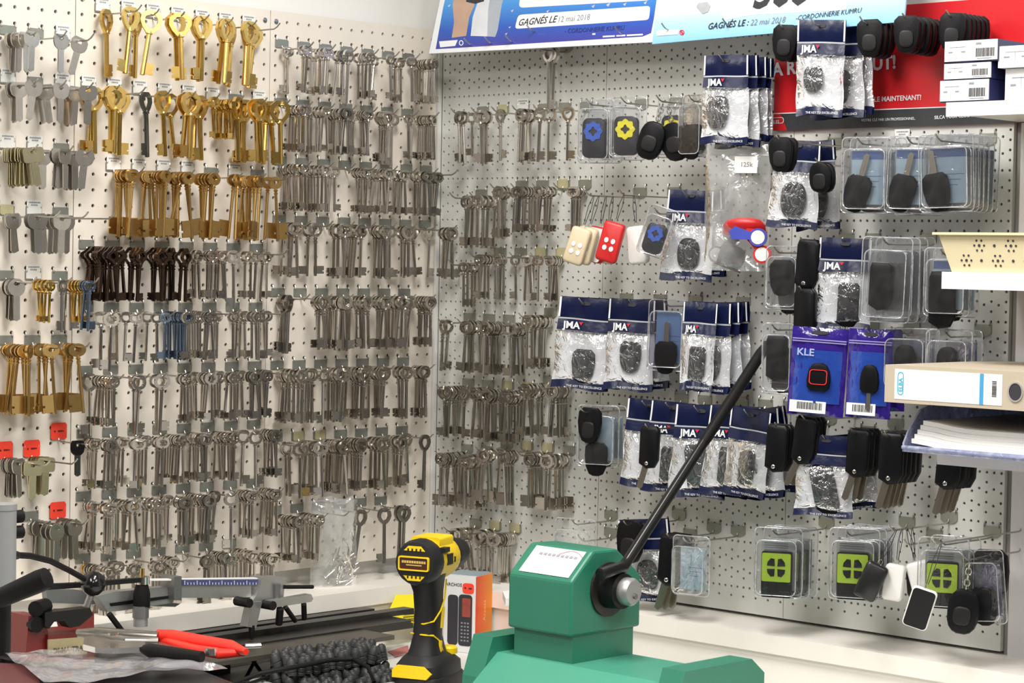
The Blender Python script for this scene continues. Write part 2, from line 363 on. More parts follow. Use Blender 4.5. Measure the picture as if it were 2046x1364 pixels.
USED = []
def free_base(i, k):                           # nearest unused pair of holes on the grey boards
    for di, dk in ((0, 0), (2, 0), (-2, 0), (0, 1), (0, -1), (2, 1), (-2, -1), (4, 0), (-4, 0), (0, 2), (0, -2), (4, 1), (-4, -1)):
        if all(abs(i+di-u) > 2 or abs(k+dk-v) > 1 for u, v in USED):
            USED.append((i+di, k+dk)); return Vector((XR, -(UR0+UP_*(i+di)), ZR0-AP*(k+dk)))
    USED.append((i, k)); return Vector((XR, -(UR0+UP_*i), ZR0-AP*k))
NORM = {'L': Vector((0, -1, 0)), 'R': Vector((-1, 0, 0))}
def hook(wall, base, rodlen, label, group, deco=None, flat=False):
    h = thing('pegboard_hook', label, 'hook', TR(base, wall=wall), group)
    obj('plate', mePlate if wall == 'L' else mePlateR, h)
    for x in (-0.0125, 0.0125): obj('prong', meProng, h, LT(x, 0, 0))
    me, L_ = rod_mesh(rodlen, flat); obj('rod', me, h)
    if deco == 't': c = obj('label_card', meTag, h); obj('lettering', random.choice(meTagL), c)
    if deco == 'o': c = obj('price_tag', mePTag, h); c['label'] = 'fluorescent orange price tag'; obj('lettering', mePTagL, c)
    if deco == 'y': obj('label_card', meYTag, h)
    return L_
def rod_d(wall, base, px):                     # distance out along the rod at which it crosses pixel column px
    n = NORM[wall]; p0 = Vector(base)+Vector((0, 0, -0.022))
    a, b = 0.0, 0.3
    fa = toPx(p0+n*a)[0]-px
    if (fa < 0) == (toPx(p0+n*b)[0]-px < 0): return 0.0
    for _ in range(30):
        c = (a+b)/2; fc = toPx(p0+n*c)[0]-px
        if (fa < 0) == (fc < 0): a = c; fa = fc
        else: b = c
    return (a+b)/2

KEYS = {}
def key_kind(code, L, style, bw, bh, rim, th, rs, bit, ma, collar=1, bitma=None, nb=14):
    """lever key: ring bow, round shank with collars, bit; hangs from the inside top of its bow"""
    def outl(w_, h_):
        if style == 'oval': return ell(w_, h_, nb, 0, 0, 2.2)
        if style == 'ang':
            pts = [(0.20, 0.5), (0.46, 0.30), (0.50, 0.0), (0.36, -0.28), (0.15, -0.5), (-0.15, -0.5), (-0.36, -0.28), (-0.50, 0.0), (-0.46, 0.30), (-0.20, 0.5)]
            return [(x*w_, z*h_) for x, z in pts]
        if style == 'heart':
            return [(x*(1-0.42*max(0, -z/h_*2)**1.4), z) for x, z in ell(w_, h_, nb, 0, 0, 2.3)]
        if style == 'orn':
            return [(x*(1+0.16*math.cos(4*k*2*math.pi/nb)), z*(1+0.16*math.cos(4*k*2*math.pi/nb))) for k, (x, z) in enumerate(ell(w_, h_, nb))]
        return ell(w_, h_, nb)
    hh = bh-2*rim if style != 'disc' else bh*0.36; hw = bw-2*rim if style != 'disc' else bw*0.42
    O = outl(bw, bh); I = outl(hw, hh) if style != 'disc' else ell(hw, hh, nb)
    cz = -hh/2+0.0012
    if style == 'disc': cz -= bh*0.08
    bow = MB().ring([(x, z+cz) for x, z in O], [(x, z+cz+(bh*0.08 if style == 'disc' else 0)) for x, z in I], -th/2, th/2)
    zt_ = cz-bh/2+rim*0.6; tip = cz+bh/2-L
    prof = [(rs*0.85, zt_)]
    if collar >= 1: prof += [(rs*1.0, zt_-0.003), (rs*1.45, zt_-0.004), (rs*1.45, zt_-0.0055), (rs, zt_-0.0065)]
    if collar >= 2: prof += [(rs, zt_-0.008), (rs*1.35, zt_-0.009), (rs*1.35, zt_-0.0105), (rs, zt_-0.0115)]
    prof += [(rs, tip+0.0008), (rs*0.7, tip)]
    sh = MB().lathe(prof, 9)
    bwid, bhei, boff = bit
    z0 = tip+boff; x0 = rs*0.6; x1 = rs+bwid; n_ = bwid*0.22
    poly = [(x0, z0), (x1, z0), (x1, z0+bhei*0.3), (x1-n_, z0+bhei*0.3), (x1-n_, z0+bhei*0.42), (x1, z0+bhei*0.42), (x1, z0+bhei), (x0, z0+bhei)]
    bt = MB().prism(poly, -rs*0.42, rs*0.42)
    K = {'bow': bow.mesh('bow', ma, True, 18 if style == 'ang' else 38), 'shank': sh.mesh('shank', ma), 'bit': bt.mesh('bit', bitma or ma, False)}
    KEYS[code] = K
def flat_kind(code, head, hw, hh, bl, bw, ma, hma=None, th=0.0021):
    hole = 0.0062
    if head == 'round': O = ell(hw, hh, 16)
    elif head == 'trap': O = [(hw*.5, hh*.28), (hw*.36, hh*.5), (hw*.1, hh*.5), (-hw*.1, hh*.5), (-hw*.36, hh*.5), (-hw*.5, hh*.28), (-hw*.5, -hh*.05), (-hw*.42, -hh*.32), (-hw*.22, -hh*.5), (hw*.22, -hh*.5), (hw*.42, -hh*.32), (hw*.5, -hh*.05)]
    else: O = [(x, z) for x, z in rrect(hw, hh, hh*0.2, 2)]
    n = len(O); cz = -hh*0.28
    I = []
    for x, z in O:
        q = math.atan2(z, x); I.append((hole*0.75*math.cos(q), hole/2*math.sin(q)))
    hd = MB().ring([(x, z+cz) for x, z in O], [(x, z-hole/2+0.0012) for x, z in I], -th/2, th/2)
    zt_ = cz-hh*0.47; zb_ = zt_-bl
    p = [(-bw/2, zt_), (bw/2, zt_), (bw/2, zb_+bw*.35), (bw*.1, zb_), (-bw/2, zb_+bw*.25)]
    bd = MB().prism(p, -th*0.45, th*0.45).box(-bw*0.18, bw*0.05, -th*0.5, th*0.5, zb_+bw*0.5, zt_)
    KEYS[code] = {'head': hd.mesh('head', hma or ma), 'blade': bd.mesh('blade', ma, False)}

key_kind('B', 0.106, 'ang', 0.036, 0.037, 0.0068, 0.0052, 0.0040, (0.0125, 0.0185, 0.0025), M_BRASS)
key_kind('b', 0.066, 'oval', 0.020, 0.018, 0.0036, 0.0035, 0.0022, (0.008, 0.008, 0.002), M_BRASS)
key_kind('R', 0.108, 'disc', 0.027, 0.021, 0.004, 0.0038, 0.0026, (0.0185, 0.027, 0.003), M_DBRASS, 2)
key_kind('K', 0.084, 'orn', 0.027, 0.026, 0.0048, 0.0034, 0.0029, (0.0105, 0.0115, 0.002), M_BRONZE, 2, nb=24)
key_kind('D', 0.104, 'ang', 0.026, 0.032, 0.006, 0.005, 0.0038, (0.008, 0.019, 0.003), M_GUN)
key_kind('U', 0.078, 'oval', 0.022, 0.017, 0.0036, 0.0034, 0.0024, (0.011, 0.011, 0.003), M_BLUEK)
key_kind('s', 0.080, 'oval', 0.0235, 0.0185, 0.0038, 0.0034, 0.0025, (0.0115, 0.011, 0.003), M_STEEL, 1)
key_kind('h', 0.078, 'heart', 0.0235, 0.021, 0.0044, 0.0032, 0.0024, (0.012, 0.010, 0.003), M_STEEL, 0)
key_kind('d', 0.080, 'oval', 0.0225, 0.0195, 0.0040, 0.0034, 0.0024, (0.0115, 0.012, 0.003), M_DSTEEL, 1)
key_kind('S', 0.094, 'oval', 0.028, 0.0235, 0.0046, 0.0040, 0.0030, (0.0135, 0.0145, 0.004), M_STEEL, 1)
key_kind('H', 0.092, 'heart', 0.027, 0.0255, 0.0050, 0.0040, 0.0029, (0.0135, 0.0135, 0.004), M_STEEL, 2)
key_kind('E', 0.096, 'oval', 0.029, 0.0225, 0.0046, 0.0040, 0.0028, (0.0145, 0.0135, 0.004), M_BSTEEL, 1)
key_kind('W', 0.098, 'oval', 0.026, 0.0245, 0.0042, 0.0040, 0.0027, (0.0175, 0.020, 0.003), M_STEEL, 1)
key_kind('Q', 0.100, 'heart', 0.029, 0.030, 0.0058, 0.0046, 0.0036, (0.0125, 0.0145, 0.004), M_DSTEEL, 0)
key_kind('V', 0.110, 'heart', 0.027, 0.027, 0.0050, 0.0044, 0.0033, (0.0135, 0.0155, 0.003), M_BSTEEL, 0)
flat_kind('F', 'trap', 0.0295, 0.0235, 0.038, 0.0112, M_FLAT)
flat_kind('G', 'rect', 0.0320, 0.0225, 0.037, 0.0115, M_FLATB)
flat_kind('O', 'round', 0.0275, 0.0275, 0.038, 0.0100, M_FLAT)
flat_kind('X', 'trap', 0.0260, 0.0230, 0.034, 0.0090, M_GUN, M_BLACK, 0.005)
LOOK = {'B': ('brass_lever_key', 'large angular-bow brass lever key'), 'b': ('small_brass_key', 'small ring-bow brass key'),
        'R': ('brass_block_key', 'long brass key with square uncut bit'), 'K': ('bronze_ornate_key', 'blackened bronze key with ornate bow'),
        'D': ('dark_lever_key', 'single dark gunmetal key'), 'U': ('blued_lever_key', 'bluish steel lever key'),
        's': ('steel_lever_key', 'steel lever key with oval bow'), 'h': ('steel_lever_key', 'steel lever key with tapered bow'), 'd': ('dark_steel_key', 'dull grey steel lever key'),
        'S': ('long_steel_key', 'long steel lever key with oval bow'), 'H': ('long_steel_key', 'long collared tapered-bow steel key'),
        'E': ('bright_steel_key', 'bright oval-bow nickel key'), 'W': ('wide_bit_key', 'steel key with wide square bit'),
        'Q': ('thick_steel_key', 'thick dull heart-bow steel key'), 'V': ('long_nickel_key', 'very long tapered-bow nickel key'),
        'F': ('flat_key', 'flat nickel key with trapezoid head'), 'G': ('flat_brass_key', 'flat brassy broad-headed key'),
        'O': ('round_flat_key', 'flat round-headed key'), 'X': ('black_head_key', 'black-headed flat key')}
STEELISH = set('shdSHWQ')
PEND = []                                      # (code, matrix, label, group, priority)
def hang(code, wall, base, d, panel, rowtxt, rank, flip=None, yaw=None, tilt=None, scale=1.0, front=False):
    n = NORM[wall]; p = Vector(base)+Vector((0, 0, -0.0222+0.0))+n*d
    loose = 2.0 if code in 'RKB' else 1.0
    if yaw is None: yaw = random.gauss(0, 0.17*loose)
    if tilt is None: tilt = random.gauss(0, 0.042*loose)
    if flip is None: flip = random.random() < 0.5
    mw = TR(p, yaw+(math.pi if flip else 0), random.gauss(0, 0.02), tilt, scale*random.uniform(0.985, 1.015), wall)
    nm, look = LOOK[code]
    if code in 'DX': lab = look+', '+rowtxt
    else: lab = f'{look}, {rowtxt}'
    grp = f'{look}s, {rowtxt}'
    if rank == 0 and len(lab.split()) < 16 and front: lab = 'front '+lab; grp = None
    PEND.append((code, mw, lab, grp, rank))

def spread(lst):                               # keep neighbouring keys on a rod from sharing the same place
    out = []; last = 0.0
    for d, code, tl in sorted(lst, key=lambda t: t[0]):
        d = max(d, last+(0.0050 if code in 'KB' else 0.0038)); last = d; out.append((d, code, tl))
    return out[::-1]
def left_row(panel, r_, ptxt, rownum, hooks, rl=None, deco=None):
    """hooks: {first column: [(code, n, x_first, x_last), ...]}; empty list = bare hook"""
    a0 = -1.2+0.4*(panel-1); cols = sorted(hooks, reverse=True)
    bases = {c: Vector((a0+0.0125+PITCH*c+0.0125, 0, ZL0-PITCH*r_)) for c in hooks}
    on = {c: [] for c in hooks}
    for c, bunches in hooks.items():
        for b in bunches:
            code, n, x0, x1 = b[:4]
            for k in range(n):
                px = x0+(x1-x0)*(k/(n-1) if n > 1 else 0.5); best = None
                for c2 in sorted(hooks):                 # the nearest hook to the left whose rod passes there
                    d = rod_d('L', bases[c2], px)
                    if 0.012 <= d <= 0.15 and (best is None or d < best[0]): best = (d, c2)
                if best is None: best = (0.012, c)
                on[best[1]].append((best[0], code, b[4] if len(b) > 4 else None))
    for c in hooks:
        rowtxt = f'{ORD[cols.index(c)].replace("top", "first")} hook from corner side, {ORD[rownum]} row, {ptxt}'
        base = bases[c]; lst = spread(on[c]); mx = max([0.085]+[t[0]+0.016 for t in lst])
        flipb = random.random() < 0.5
        for k, (d, code, tl) in enumerate(lst):
            f = flipb if random.random() < (0.5 if code in 'RKB' else 0.8) else (not flipb)
            hang(code, 'L', base, d, panel, rowtxt, k, flip=f, tilt=tl, front=len(lst) > 1)
        dc = deco.get(c) if isinstance(deco, dict) else deco
        hook('L', base, rl or mx, f'zinc hook, {rowtxt}' if dc != 'o' else f'orange-tagged zinc hook, {rowtxt}', None, dc)

P2 = 'brass-key panel'; P3 = 'cream panel'; P1 = 'flat-key panel'
t_ = 't'
left_row(2, 0, P2, 0, {1: [('B', 1, 209, 209)], 3: [('B', 2, 262, 272)], 5: [('B', 1, 304, 304)], 7: [('B', 2, 350, 360)], 9: [('B', 2, 398, 406)], 11: [('B', 3, 448, 462)], 13: [('B', 3, 494, 508)]}, deco=t_)
left_row(2, 5, P2, 1, {0: [('B', 2, 182, 188)], 2: [('B', 3, 222, 240)], 4: [('D', 1, 291, 291)], 6: [('B', 2, 324, 336)], 8: [('B', 4, 374, 398)], 10: [('b', 10, 424, 468)], 12: [('B', 4, 474, 489)], 14: [('B', 5, 512, 540), ('B', 1, 559, 559)]}, deco={c: 't' for c in (0, 2, 4, 6, 8, 10, 14)})
left_row(2, 10, P2, 2, {2: [('R', 8, 222, 266)], 4: [('R', 4, 286, 303)], 6: [('R', 4, 314, 332)], 8: [('R', 6, 345, 376)], 10: [('R', 5, 400, 428)], 12: [('R', 9, 468, 520)], 14: [('R', 2, 536, 550)]}, deco={c: 't' for c in (2, 4, 6, 8, 12)})
left_row(2, 15, P2, 3, {0: [('K', 9, 172, 206)], 2: [('K', 6, 216, 242)], 4: [('K', 4, 260, 282)], 6: [('K', 7, 305, 346)], 8: [('K', 2, 364, 372), ('d', 3, 384, 396)], 10: [('s', 7, 415, 448), ('E', 1, 466, 466)], 12: [('s', 3, 490, 512)], 14: [('s', 2, 525, 533)]})
left_row(2, 19, P2, 4, {0: [('S', 2, 202, 222)], 2: [('s', 3, 232, 272)], 4: [('s', 2, 294, 313)], 6: [('U', 9, 330, 372)], 8: [('h', 6, 372, 400)], 10: [('s', 5, 412, 434)], 12: [('s', 4, 466, 488)], 14: [('s', 5, 503, 533)]})
left_row(2, 23, P2, 5, {0: [('Q', 1, 178, 178), ('s', 4, 196, 212)], 2: [('s', 3, 218, 228)], 4: [('S', 2, 268, 278)], 6: [('S', 2, 314, 324)], 8: [('s', 6, 364, 390)], 10: [('h', 7, 404, 440)], 12: [('s', 5, 455, 482)], 14: [('d', 7, 500, 536)]})
left_row(2, 27, P2, 6, {0: [('s', 5, 166, 192)], 2: [('d', 7, 212, 246)], 4: [('s', 4, 270, 292)], 6: [('s', 10, 314, 364)], 8: [('d', 7, 380, 412)], 10: [('s', 7, 430, 468)], 12: [('S', 2, 486, 510)], 14: [('d', 6, 528, 552)]})
left_row(2, 31, P2, 7, {0: [('s', 5, 162, 190)], 2: [('s', 5, 210, 236)], 4: [('s', 4, 246, 268)], 6: [('s', 7, 286, 336)], 8: [('d', 9, 356, 388)], 10: [('d', 7, 396, 432)], 12: [('E', 1, 462, 462), ('s', 5, 480, 504)], 14: [('s', 6, 524, 552)]})
left_row(2, 35, P2, 8, {0: [('b', 2, 166, 172), ('s', 7, 176, 206)], 2: [('s', 5, 206, 236)], 4: [('s', 3, 264, 276)], 6: [('s', 7, 306, 348)], 8: [('d', 8, 410, 450)], 10: [('s', 8, 460, 508)], 12: [('s', 5, 524, 546)]})
left_row(3, 1, P3, 0, {0: [('s', 2, 562, 571)], 2: [('s', 7, 606, 656)], 4: [('d', 3, 674, 686), ('E', 1, 696, 696)], 6: [('s', 5, 716, 748)], 8: [('s', 4, 780, 800)], 10: [('s', 5, 822, 846)], 12: [('s', 5, 850, 868)]})
left_row(3, 5, P3, 1, {0: [('s', 8, 581, 621)], 2: [('h', 5, 632, 658)], 4: [('d', 9, 662, 706)], 6: [('s', 4, 720, 736)], 8: [('H', 4, 760, 776), ('E', 1, 783, 783)], 10: [('s', 2, 816, 824)], 12: [('s', 7, 838, 866)]})
left_row(3, 9, P3, 2, {0: [('s', 8, 555, 600)], 2: [('s', 5, 604, 628)], 4: [('s', 5, 636, 668)], 6: [('s', 5, 712, 734)], 8: [('s', 7, 742, 778)], 10: [('s', 5, 788, 808)], 12: [('s', 6, 828, 850)], 14: [('d', 5, 856, 876)]})
left_row(3, 13, P3, 3, {0: [('S', 1, 566, 566), ('S', 3, 578, 592)], 2: [('H', 2, 616, 630)], 4: [('S', 3, 668, 684), ('S', 5, 690, 712)], 6: [('S', 1, 722, 722)], 8: [('S', 5, 748, 768), ('E', 2, 772, 778)], 10: [('H', 4, 802, 823)], 12: [('S', 1, 858, 858)], 14: [('S', 4, 888, 902)]})
left_row(3, 18, P3, 4, {0: [('Q', 4, 556, 577)], 2: [], 4: [('H', 5, 632, 654), ('S', 3, 660, 672)], 6: [('S', 5, 684, 698), ('H', 4, 712, 734)], 8: [('S', 5, 754, 776)], 10: [('S', 7, 786, 822)], 12: [('H', 5, 838, 860)]})
left_row(3, 23, P3, 5, {0: [('S', 4, 546, 562), ('H', 5, 570, 604)], 2: [('S', 3, 612, 622)], 4: [('E', 1, 646, 646), ('S', 7, 656, 692)], 6: [('H', 6, 704, 736)], 8: [('H', 4, 748, 768)], 10: [('S', 3, 796, 812)], 12: [('S', 4, 832, 848)]})
left_row(3, 28, P3, 6, {0: [('S', 2, 570, 577)], 2: [('S', 6, 600, 630), ('E', 1, 641, 641)], 4: [('S', 9, 654, 692)], 6: [('H', 6, 696, 722)], 8: [('S', 5, 742, 774)], 10: [('H', 4, 786, 812)], 12: [('Q', 1, 849, 849)]}, deco={2: 'y', 4: 'y'})
left_row(3, 33, P3, 7, {0: [('d', 7, 562, 600)], 2: [('s', 6, 606, 640)], 4: [], 6: [('Q', 1, 722, 722, -0.16)], 8: [('Q', 1, 768, 768)], 10: [('Q', 2, 800, 808)]})
left_row(1, 2, P1, 0, {10: [('F', 3, 4, 18)], 12: [('F', 3, 38, 64)], 14: [('F', 1, 122, 122), ('F', 1, 160, 160, -0.28)]}, deco={14: 't'})
left_row(1, 5, P1, 1, {10: [('F', 3, 24, 38)], 12: [('F', 3, 68, 90, 0.15)], 14: [('F', 4, 122, 152), ('F', 1, 176, 176)]}, deco={10: 't', 14: 't'})
left_row(1, 9, P1, 2, {10: [('G', 8, 8, 52)], 12: [('G', 2, 56, 66, 0.15), ('F', 1, 86, 86)], 14: [('F', 6, 116, 150), ('F', 1, 170, 170, -0.1)]}, deco={10: 't', 12: 't'})
left_row(1, 13, P1, 3, {10: [('F', 3, 8, 26)], 12: [('F', 3, 66, 84, 0.06)], 14: [('F', 4, 104, 134)]}, rl=0.14, deco={10: 'y', 12: 't'})
left_row(1, 17, P1, 4, {10: [('O', 6, 0, 20)], 12: [('b', 4, 76, 100)], 14: [('d', 3, 124, 140), ('b', 4, 146, 164), ('U', 3, 170, 180)]}, deco={12: 't'})
left_row(1, 21, P1, 5, {10: [('R', 9, 4, 58)], 12: [('R', 4, 78, 102)], 14: [('R', 4, 128, 154)]})
left_row(1, 28, P1, 6, {10: [('F', 7, 6, 36)], 12: [('G', 6, 60, 92)]}, rl=0.12, deco='o')
left_row(1, 27, P1, 7, {14: [('X', 1, 155, 155)]}, deco='o')
left_row(1, 32, P1, 8, {12: [('F', 6, 52, 82)], 14: [('O', 7, 96, 150)]}, deco={14: 'o'})

def right_base(px, py):                        # snap a plate seen at (px, py) to a pair of 15 mm-column holes
    p = onR(px, py, 0.0); u = -p.y
    i = round((u-UR0)/UP_)
    if i % 2: i += 1 if (u-UR0)/UP_ > i else -1
    k = round((ZR0-(p.z+0.012))/AP)
    return free_base(i, k)
RP = 'grey panel'
def right_row(rownum, hooks, deco=None, rl=None):
    bases = [right_base(px, py) for px, py, _ in hooks]; on = [[] for _ in hooks]
    for i, (px, py, bunches) in enumerate(hooks):
        for b in bunches:
            code, n, x0, x1 = b[:4]
            for k in range(n):
                x = x0+(x1-x0)*(k/(n-1) if n > 1 else 0.5); best = None
                for i2 in range(len(hooks)):
                    d = rod_d('R', bases[i2], x)
                    if 0.012 <= d <= 0.15 and (best is None or d < best[0]): best = (d, i2)
                if best is None: best = (0.012, i)
                on[best[1]].append((best[0], code, b[4] if len(b) > 4 else None))
    for i in range(len(hooks)):
        rowtxt = f'{ORD[i].replace("top", "first")} hook from the corner, {ORD[rownum]} row, {RP}'
        base = bases[i]; lst = spread(on[i]); mx = max([0.07]+[t[0]+0.016 for t in lst]); flipb = random.random() < 0.5
        for k, (d, code, tl) in enumerate(lst):
            hang(code, 'R', base, d, 0, rowtxt, k, flip=flipb if random.random() < 0.85 else not flipb, tilt=tl, front=len(lst) > 1)
        hook('R', base, rl or mx, f'zinc hook, {rowtxt}', None, (deco or {}).get(i))
right_row(0, [(1131, 100, [('V', 3, 1096, 1108)])])
right_row(1, [(963, 214, [('S', 2, 917, 924), ('d', 1, 943, 943)]), (1003, 212, [('S', 3, 960, 972)]), (1045, 210, [('H', 1, 1000, 1000)]), (1085, 208, [('S', 4, 1040, 1060)]), (1131, 206, [('S', 2, 1080, 1098)]), (1171, 208, [('H', 1, 1136, 1136)])], deco={1: 'y', 2: 't'})
right_row(2, [(972, 380, [('S', 3, 932, 945)]), (1003, 378, [('S', 3, 955, 976)]), (1043, 376, [('S', 4, 990, 1010)]), (1083, 374, [('d', 4, 1030, 1046), ('s', 2, 1052, 1058)]), (1122, 372, [('s', 7, 1064, 1102)]), (1165, 370, [('s', 6, 1144, 1172)])], deco={4: 'y'})
right_row(3, [(957, 512, [('s', 2, 926, 934), ('s', 2, 944, 950)]), (995, 511, [('s', 4, 958, 976)]), (1035, 510, [('s', 4, 990, 1006)]), (1078, 509, [('d', 1, 1030, 1030, 0.05), ('s', 4, 1052, 1066)]), (1117, 509, [('s', 1, 1076, 1076), ('s', 5, 1098, 1120)])], deco={3: 'y', 4: 'y'})
right_row(4, [(935, 632, [('H', 2, 886, 896, 0.12)]), (975, 631, [('S', 4, 932, 946), ('S', 3, 958, 970)]), (1015, 631, [('S', 6, 976, 1000)]), (1055, 631, [('E', 1, 1018, 1018), ('S', 5, 1026, 1044)]), (1097, 630, [('S', 7, 1054, 1106)])])
right_row(5, [(932, 762, [('H', 4, 888, 906)]), (975, 762, [('H', 4, 912, 928), ('S', 4, 950, 966)]), (1010, 764, [('S', 3, 972, 984), ('E', 1, 990, 990)]), (1050, 766, [('S', 6, 1000, 1030)]), (1092, 766, [('S', 5, 1036, 1064)]), (1130, 768, [('H', 3, 1074, 1084), ('H', 6, 1102, 1134)])], deco={2: 'y', 3: 'y'})
right_row(6, [(930, 890, [('E', 1, 882, 882), ('W', 4, 886, 904)]), (968, 892, [('W', 5, 908, 930), ('W', 4, 936, 950)]), (1008, 893, [('W', 6, 956, 980)]), (1050, 896, [('W', 5, 1000, 1024)]), (1092, 898, [('W', 5, 1058, 1076)]), (1132, 902, [('W', 7, 1084, 1136)])], deco={3: 'y', 4: 'y'})
right_row(7, [(945, 1044, [('W', 6, 906, 938, -0.2)]), (985, 1046, [('H', 5, 956, 986)]), (1025, 1052, [('W', 7, 998, 1034)])], deco={1: 'y', 2: 'y'})

# individuals: every brass, bronze, blued, bright and flat key, and the 300 steel ones that show largest
steel = [p for p in PEND if p[0] in STEELISH]
steel.sort(key=lambda p: (p[4]*8 - (6 if p[0] in 'SHWQ' else 0)))
chosen = set(id(p) for p in steel[:296])
rest = MB(); nrest = 0
for p in PEND:
    code, mw, lab, grp, rk = p; K = KEYS[code]
    if code in STEELISH and id(p) not in chosen:
        nrest += 1
        for me in K.values():
            o0 = len(rest.v); rest.v += [tuple(mw @ v.co) for v in me.vertices]
            rest.f += [tuple(i+o0 for i in f.vertices) for f in me.polygons]
        continue
    t = thing(LOOK[code][0], lab, 'key', mw, grp)
    for nm, me in K.items(): obj(nm, me, t)
if nrest:
    o = rest.build('steel_key_bunches', M_STEEL)
    tag(o, 'steel lever keys hanging behind the front ones on the pegboard hooks', 'keys', kind='stuff')
print('keys', len(PEND), 'steel', len(steel), 'rest', nrest)
# ------------------------------------------------------------------ printed posters
class Pl:
    """a flat sheet: origin o, unit axes x (right), z (up), y (away from the viewer)"""
    def __init__(s, o, x, z):
        s.o = Vector(o); s.x = Vector(x).normalized(); z = Vector(z); s.z = (z-s.x*z.dot(s.x)).normalized(); s.y = s.z.cross(s.x)
        s.m = Matrix((s.x, s.y, s.z)).transposed().to_4x4(); s.m.translation = s.o
    def loc(s, px, py):
        v = ray(px, py); t = (s.o-CAM).dot(s.y)/v.dot(s.y); p = CAM+v*t-s.o; return p.dot(s.x), p.dot(s.z)
def sheet(mb, poly, y, th=0.0003): return mb.prism(poly, y-th, y)
def gradient(name, c0, axis='Z', lo=0.0, hi=0.3, rough=0.35):
    ma = bpy.data.materials.new(name); ma.use_nodes = True; nt = ma.node_tree; b = nt.nodes['Principled BSDF']; b.inputs['Roughness'].default_value = rough
    tc = nt.nodes.new('ShaderNodeTexCoord'); sp = nt.nodes.new('ShaderNodeSeparateXYZ'); mr = nt.nodes.new('ShaderNodeMapRange'); cr = nt.nodes.new('ShaderNodeValToRGB')
    mr.inputs[1].default_value = lo; mr.inputs[2].default_value = hi
    cr.color_ramp.elements[0].color = (*c0[0], 1); cr.color_ramp.elements[1].color = (*c0[-1], 1)
    for k, c in enumerate(c0[1:-1]): e = cr.color_ramp.elements.new((k+1)/(len(c0)-1)); e.color = (*c, 1)
    nt.links.new(tc.outputs['Object'], sp.inputs[0]); nt.links.new(sp.outputs[axis], mr.inputs[0]); nt.links.new(mr.outputs[0], cr.inputs[0]); nt.links.new(cr.outputs[0], b.inputs['Base Color'])
    return ma
def poster_plane(px0, py0, px1, py1, d, lean):
    o = onR(px0, py0, d); e = onR(px1, py1, d)
    return Pl(o, e-o, Vector((math.sin(lean), 0, math.cos(lean)))), (e-o).length
def edge_len(pl, a, b):
    (x0, z0), (x1, z1) = pl.loc(*a), pl.loc(*b); return math.hypot(x1-x0, z1-z0), math.atan2(z1-z0, x1-x0)
def ptxt(pl, root, s, a, b, ma, y=-0.0012, bold=0.0, shear=0.0):
    """print string s along the baseline a -> b (pixels)"""
    x0, z0 = pl.loc(*a); L_, ang = edge_len(pl, a, b)
    cu = bpy.data.curves.new('t', 'FONT'); cu.body = s; cu.size = 1; to = bpy.data.objects.new('t', cu); col.objects.link(to)
    bpy.context.view_layer.update(); wd = to.dimensions.x; bpy.data.objects.remove(to); bpy.data.curves.remove(cu)
    size = L_/wd
    return size, lambda sx=1.0, sz=None: text(s, (sz or size), ma, root, Matrix.Translation((x0, y, z0)) @ Matrix.Rotation(-ang, 4, 'Y'), bold, shear, sx=(size/sz if sz else 1.0))
def pscreen(pl, pts): return [pl.loc(*p) for p in pts]

# two prize cheque posters standing on the hook tips
pl, W_ = poster_plane(857, 107, 1303, 84, 0.088, R(14))
pt = thing('cheque_poster', 'blue prize poster with white border dated 12 mai 2018', 'poster', pl.m)
MB().prism([(0, 0), (W_, 0), (W_, 0.30), (0, 0.30)], 0, 0.003).build('board', mat('poster_white', (0.82, 0.84, 0.88), 0.35), pt, False)
blue = gradient('poster_blue', [(0.05, 0.03, 0.30), (0.02, 0.10, 0.50), (0.06, 0.30, 0.72), (0.20, 0.50, 0.85)], lo=0.0, hi=0.13)
MB().prism(pscreen(pl, [(871, 98), (1284, 73), (1301, 66), (1306, 40), (1312, 0), (1330, -120), (915, -120), (885, 20)]), -0.0006, -0.0001).build('printed_field', blue, pt, False)
skin = mat('print_skin', (0.55, 0.36, 0.26), 0.4, var=0.25, nscale=30); shirt = mat('print_shirt', (0.72, 0.74, 0.78), 0.4, var=0.2, nscale=25); shirt2 = mat('print_shirt_shadow', (0.42, 0.46, 0.52), 0.4, var=0.2, nscale=25)
MB().prism(pscreen(pl, [(903, 76), (908, 45), (905, 10), (915, -40), (955, -40), (948, 12), (938, 35), (932, 72)]), -0.0009, -0.0006).build('printed_figure', skin, pt, False)
MB().prism(pscreen(pl, [(941, 72), (945, 35), (955, 5), (960, -40), (985, -40), (976, 20), (974, 73)]), -0.0009, -0.0006).build('printed_figure', shirt, pt, False)
MB().prism(pscreen(pl, [(974, 73), (976, 20), (985, -40), (1018, -40), (1003, 10), (995, 60), (990, 74)]), -0.0009, -0.0006).build('printed_figure', shirt2, pt, False)
MB().prism(pscreen(pl, [(932, 4), (950, 8), (968, 3), (965, -30), (935, -30)]), -0.0011, -0.0009).build('printed_figure', M_INK, pt, False)
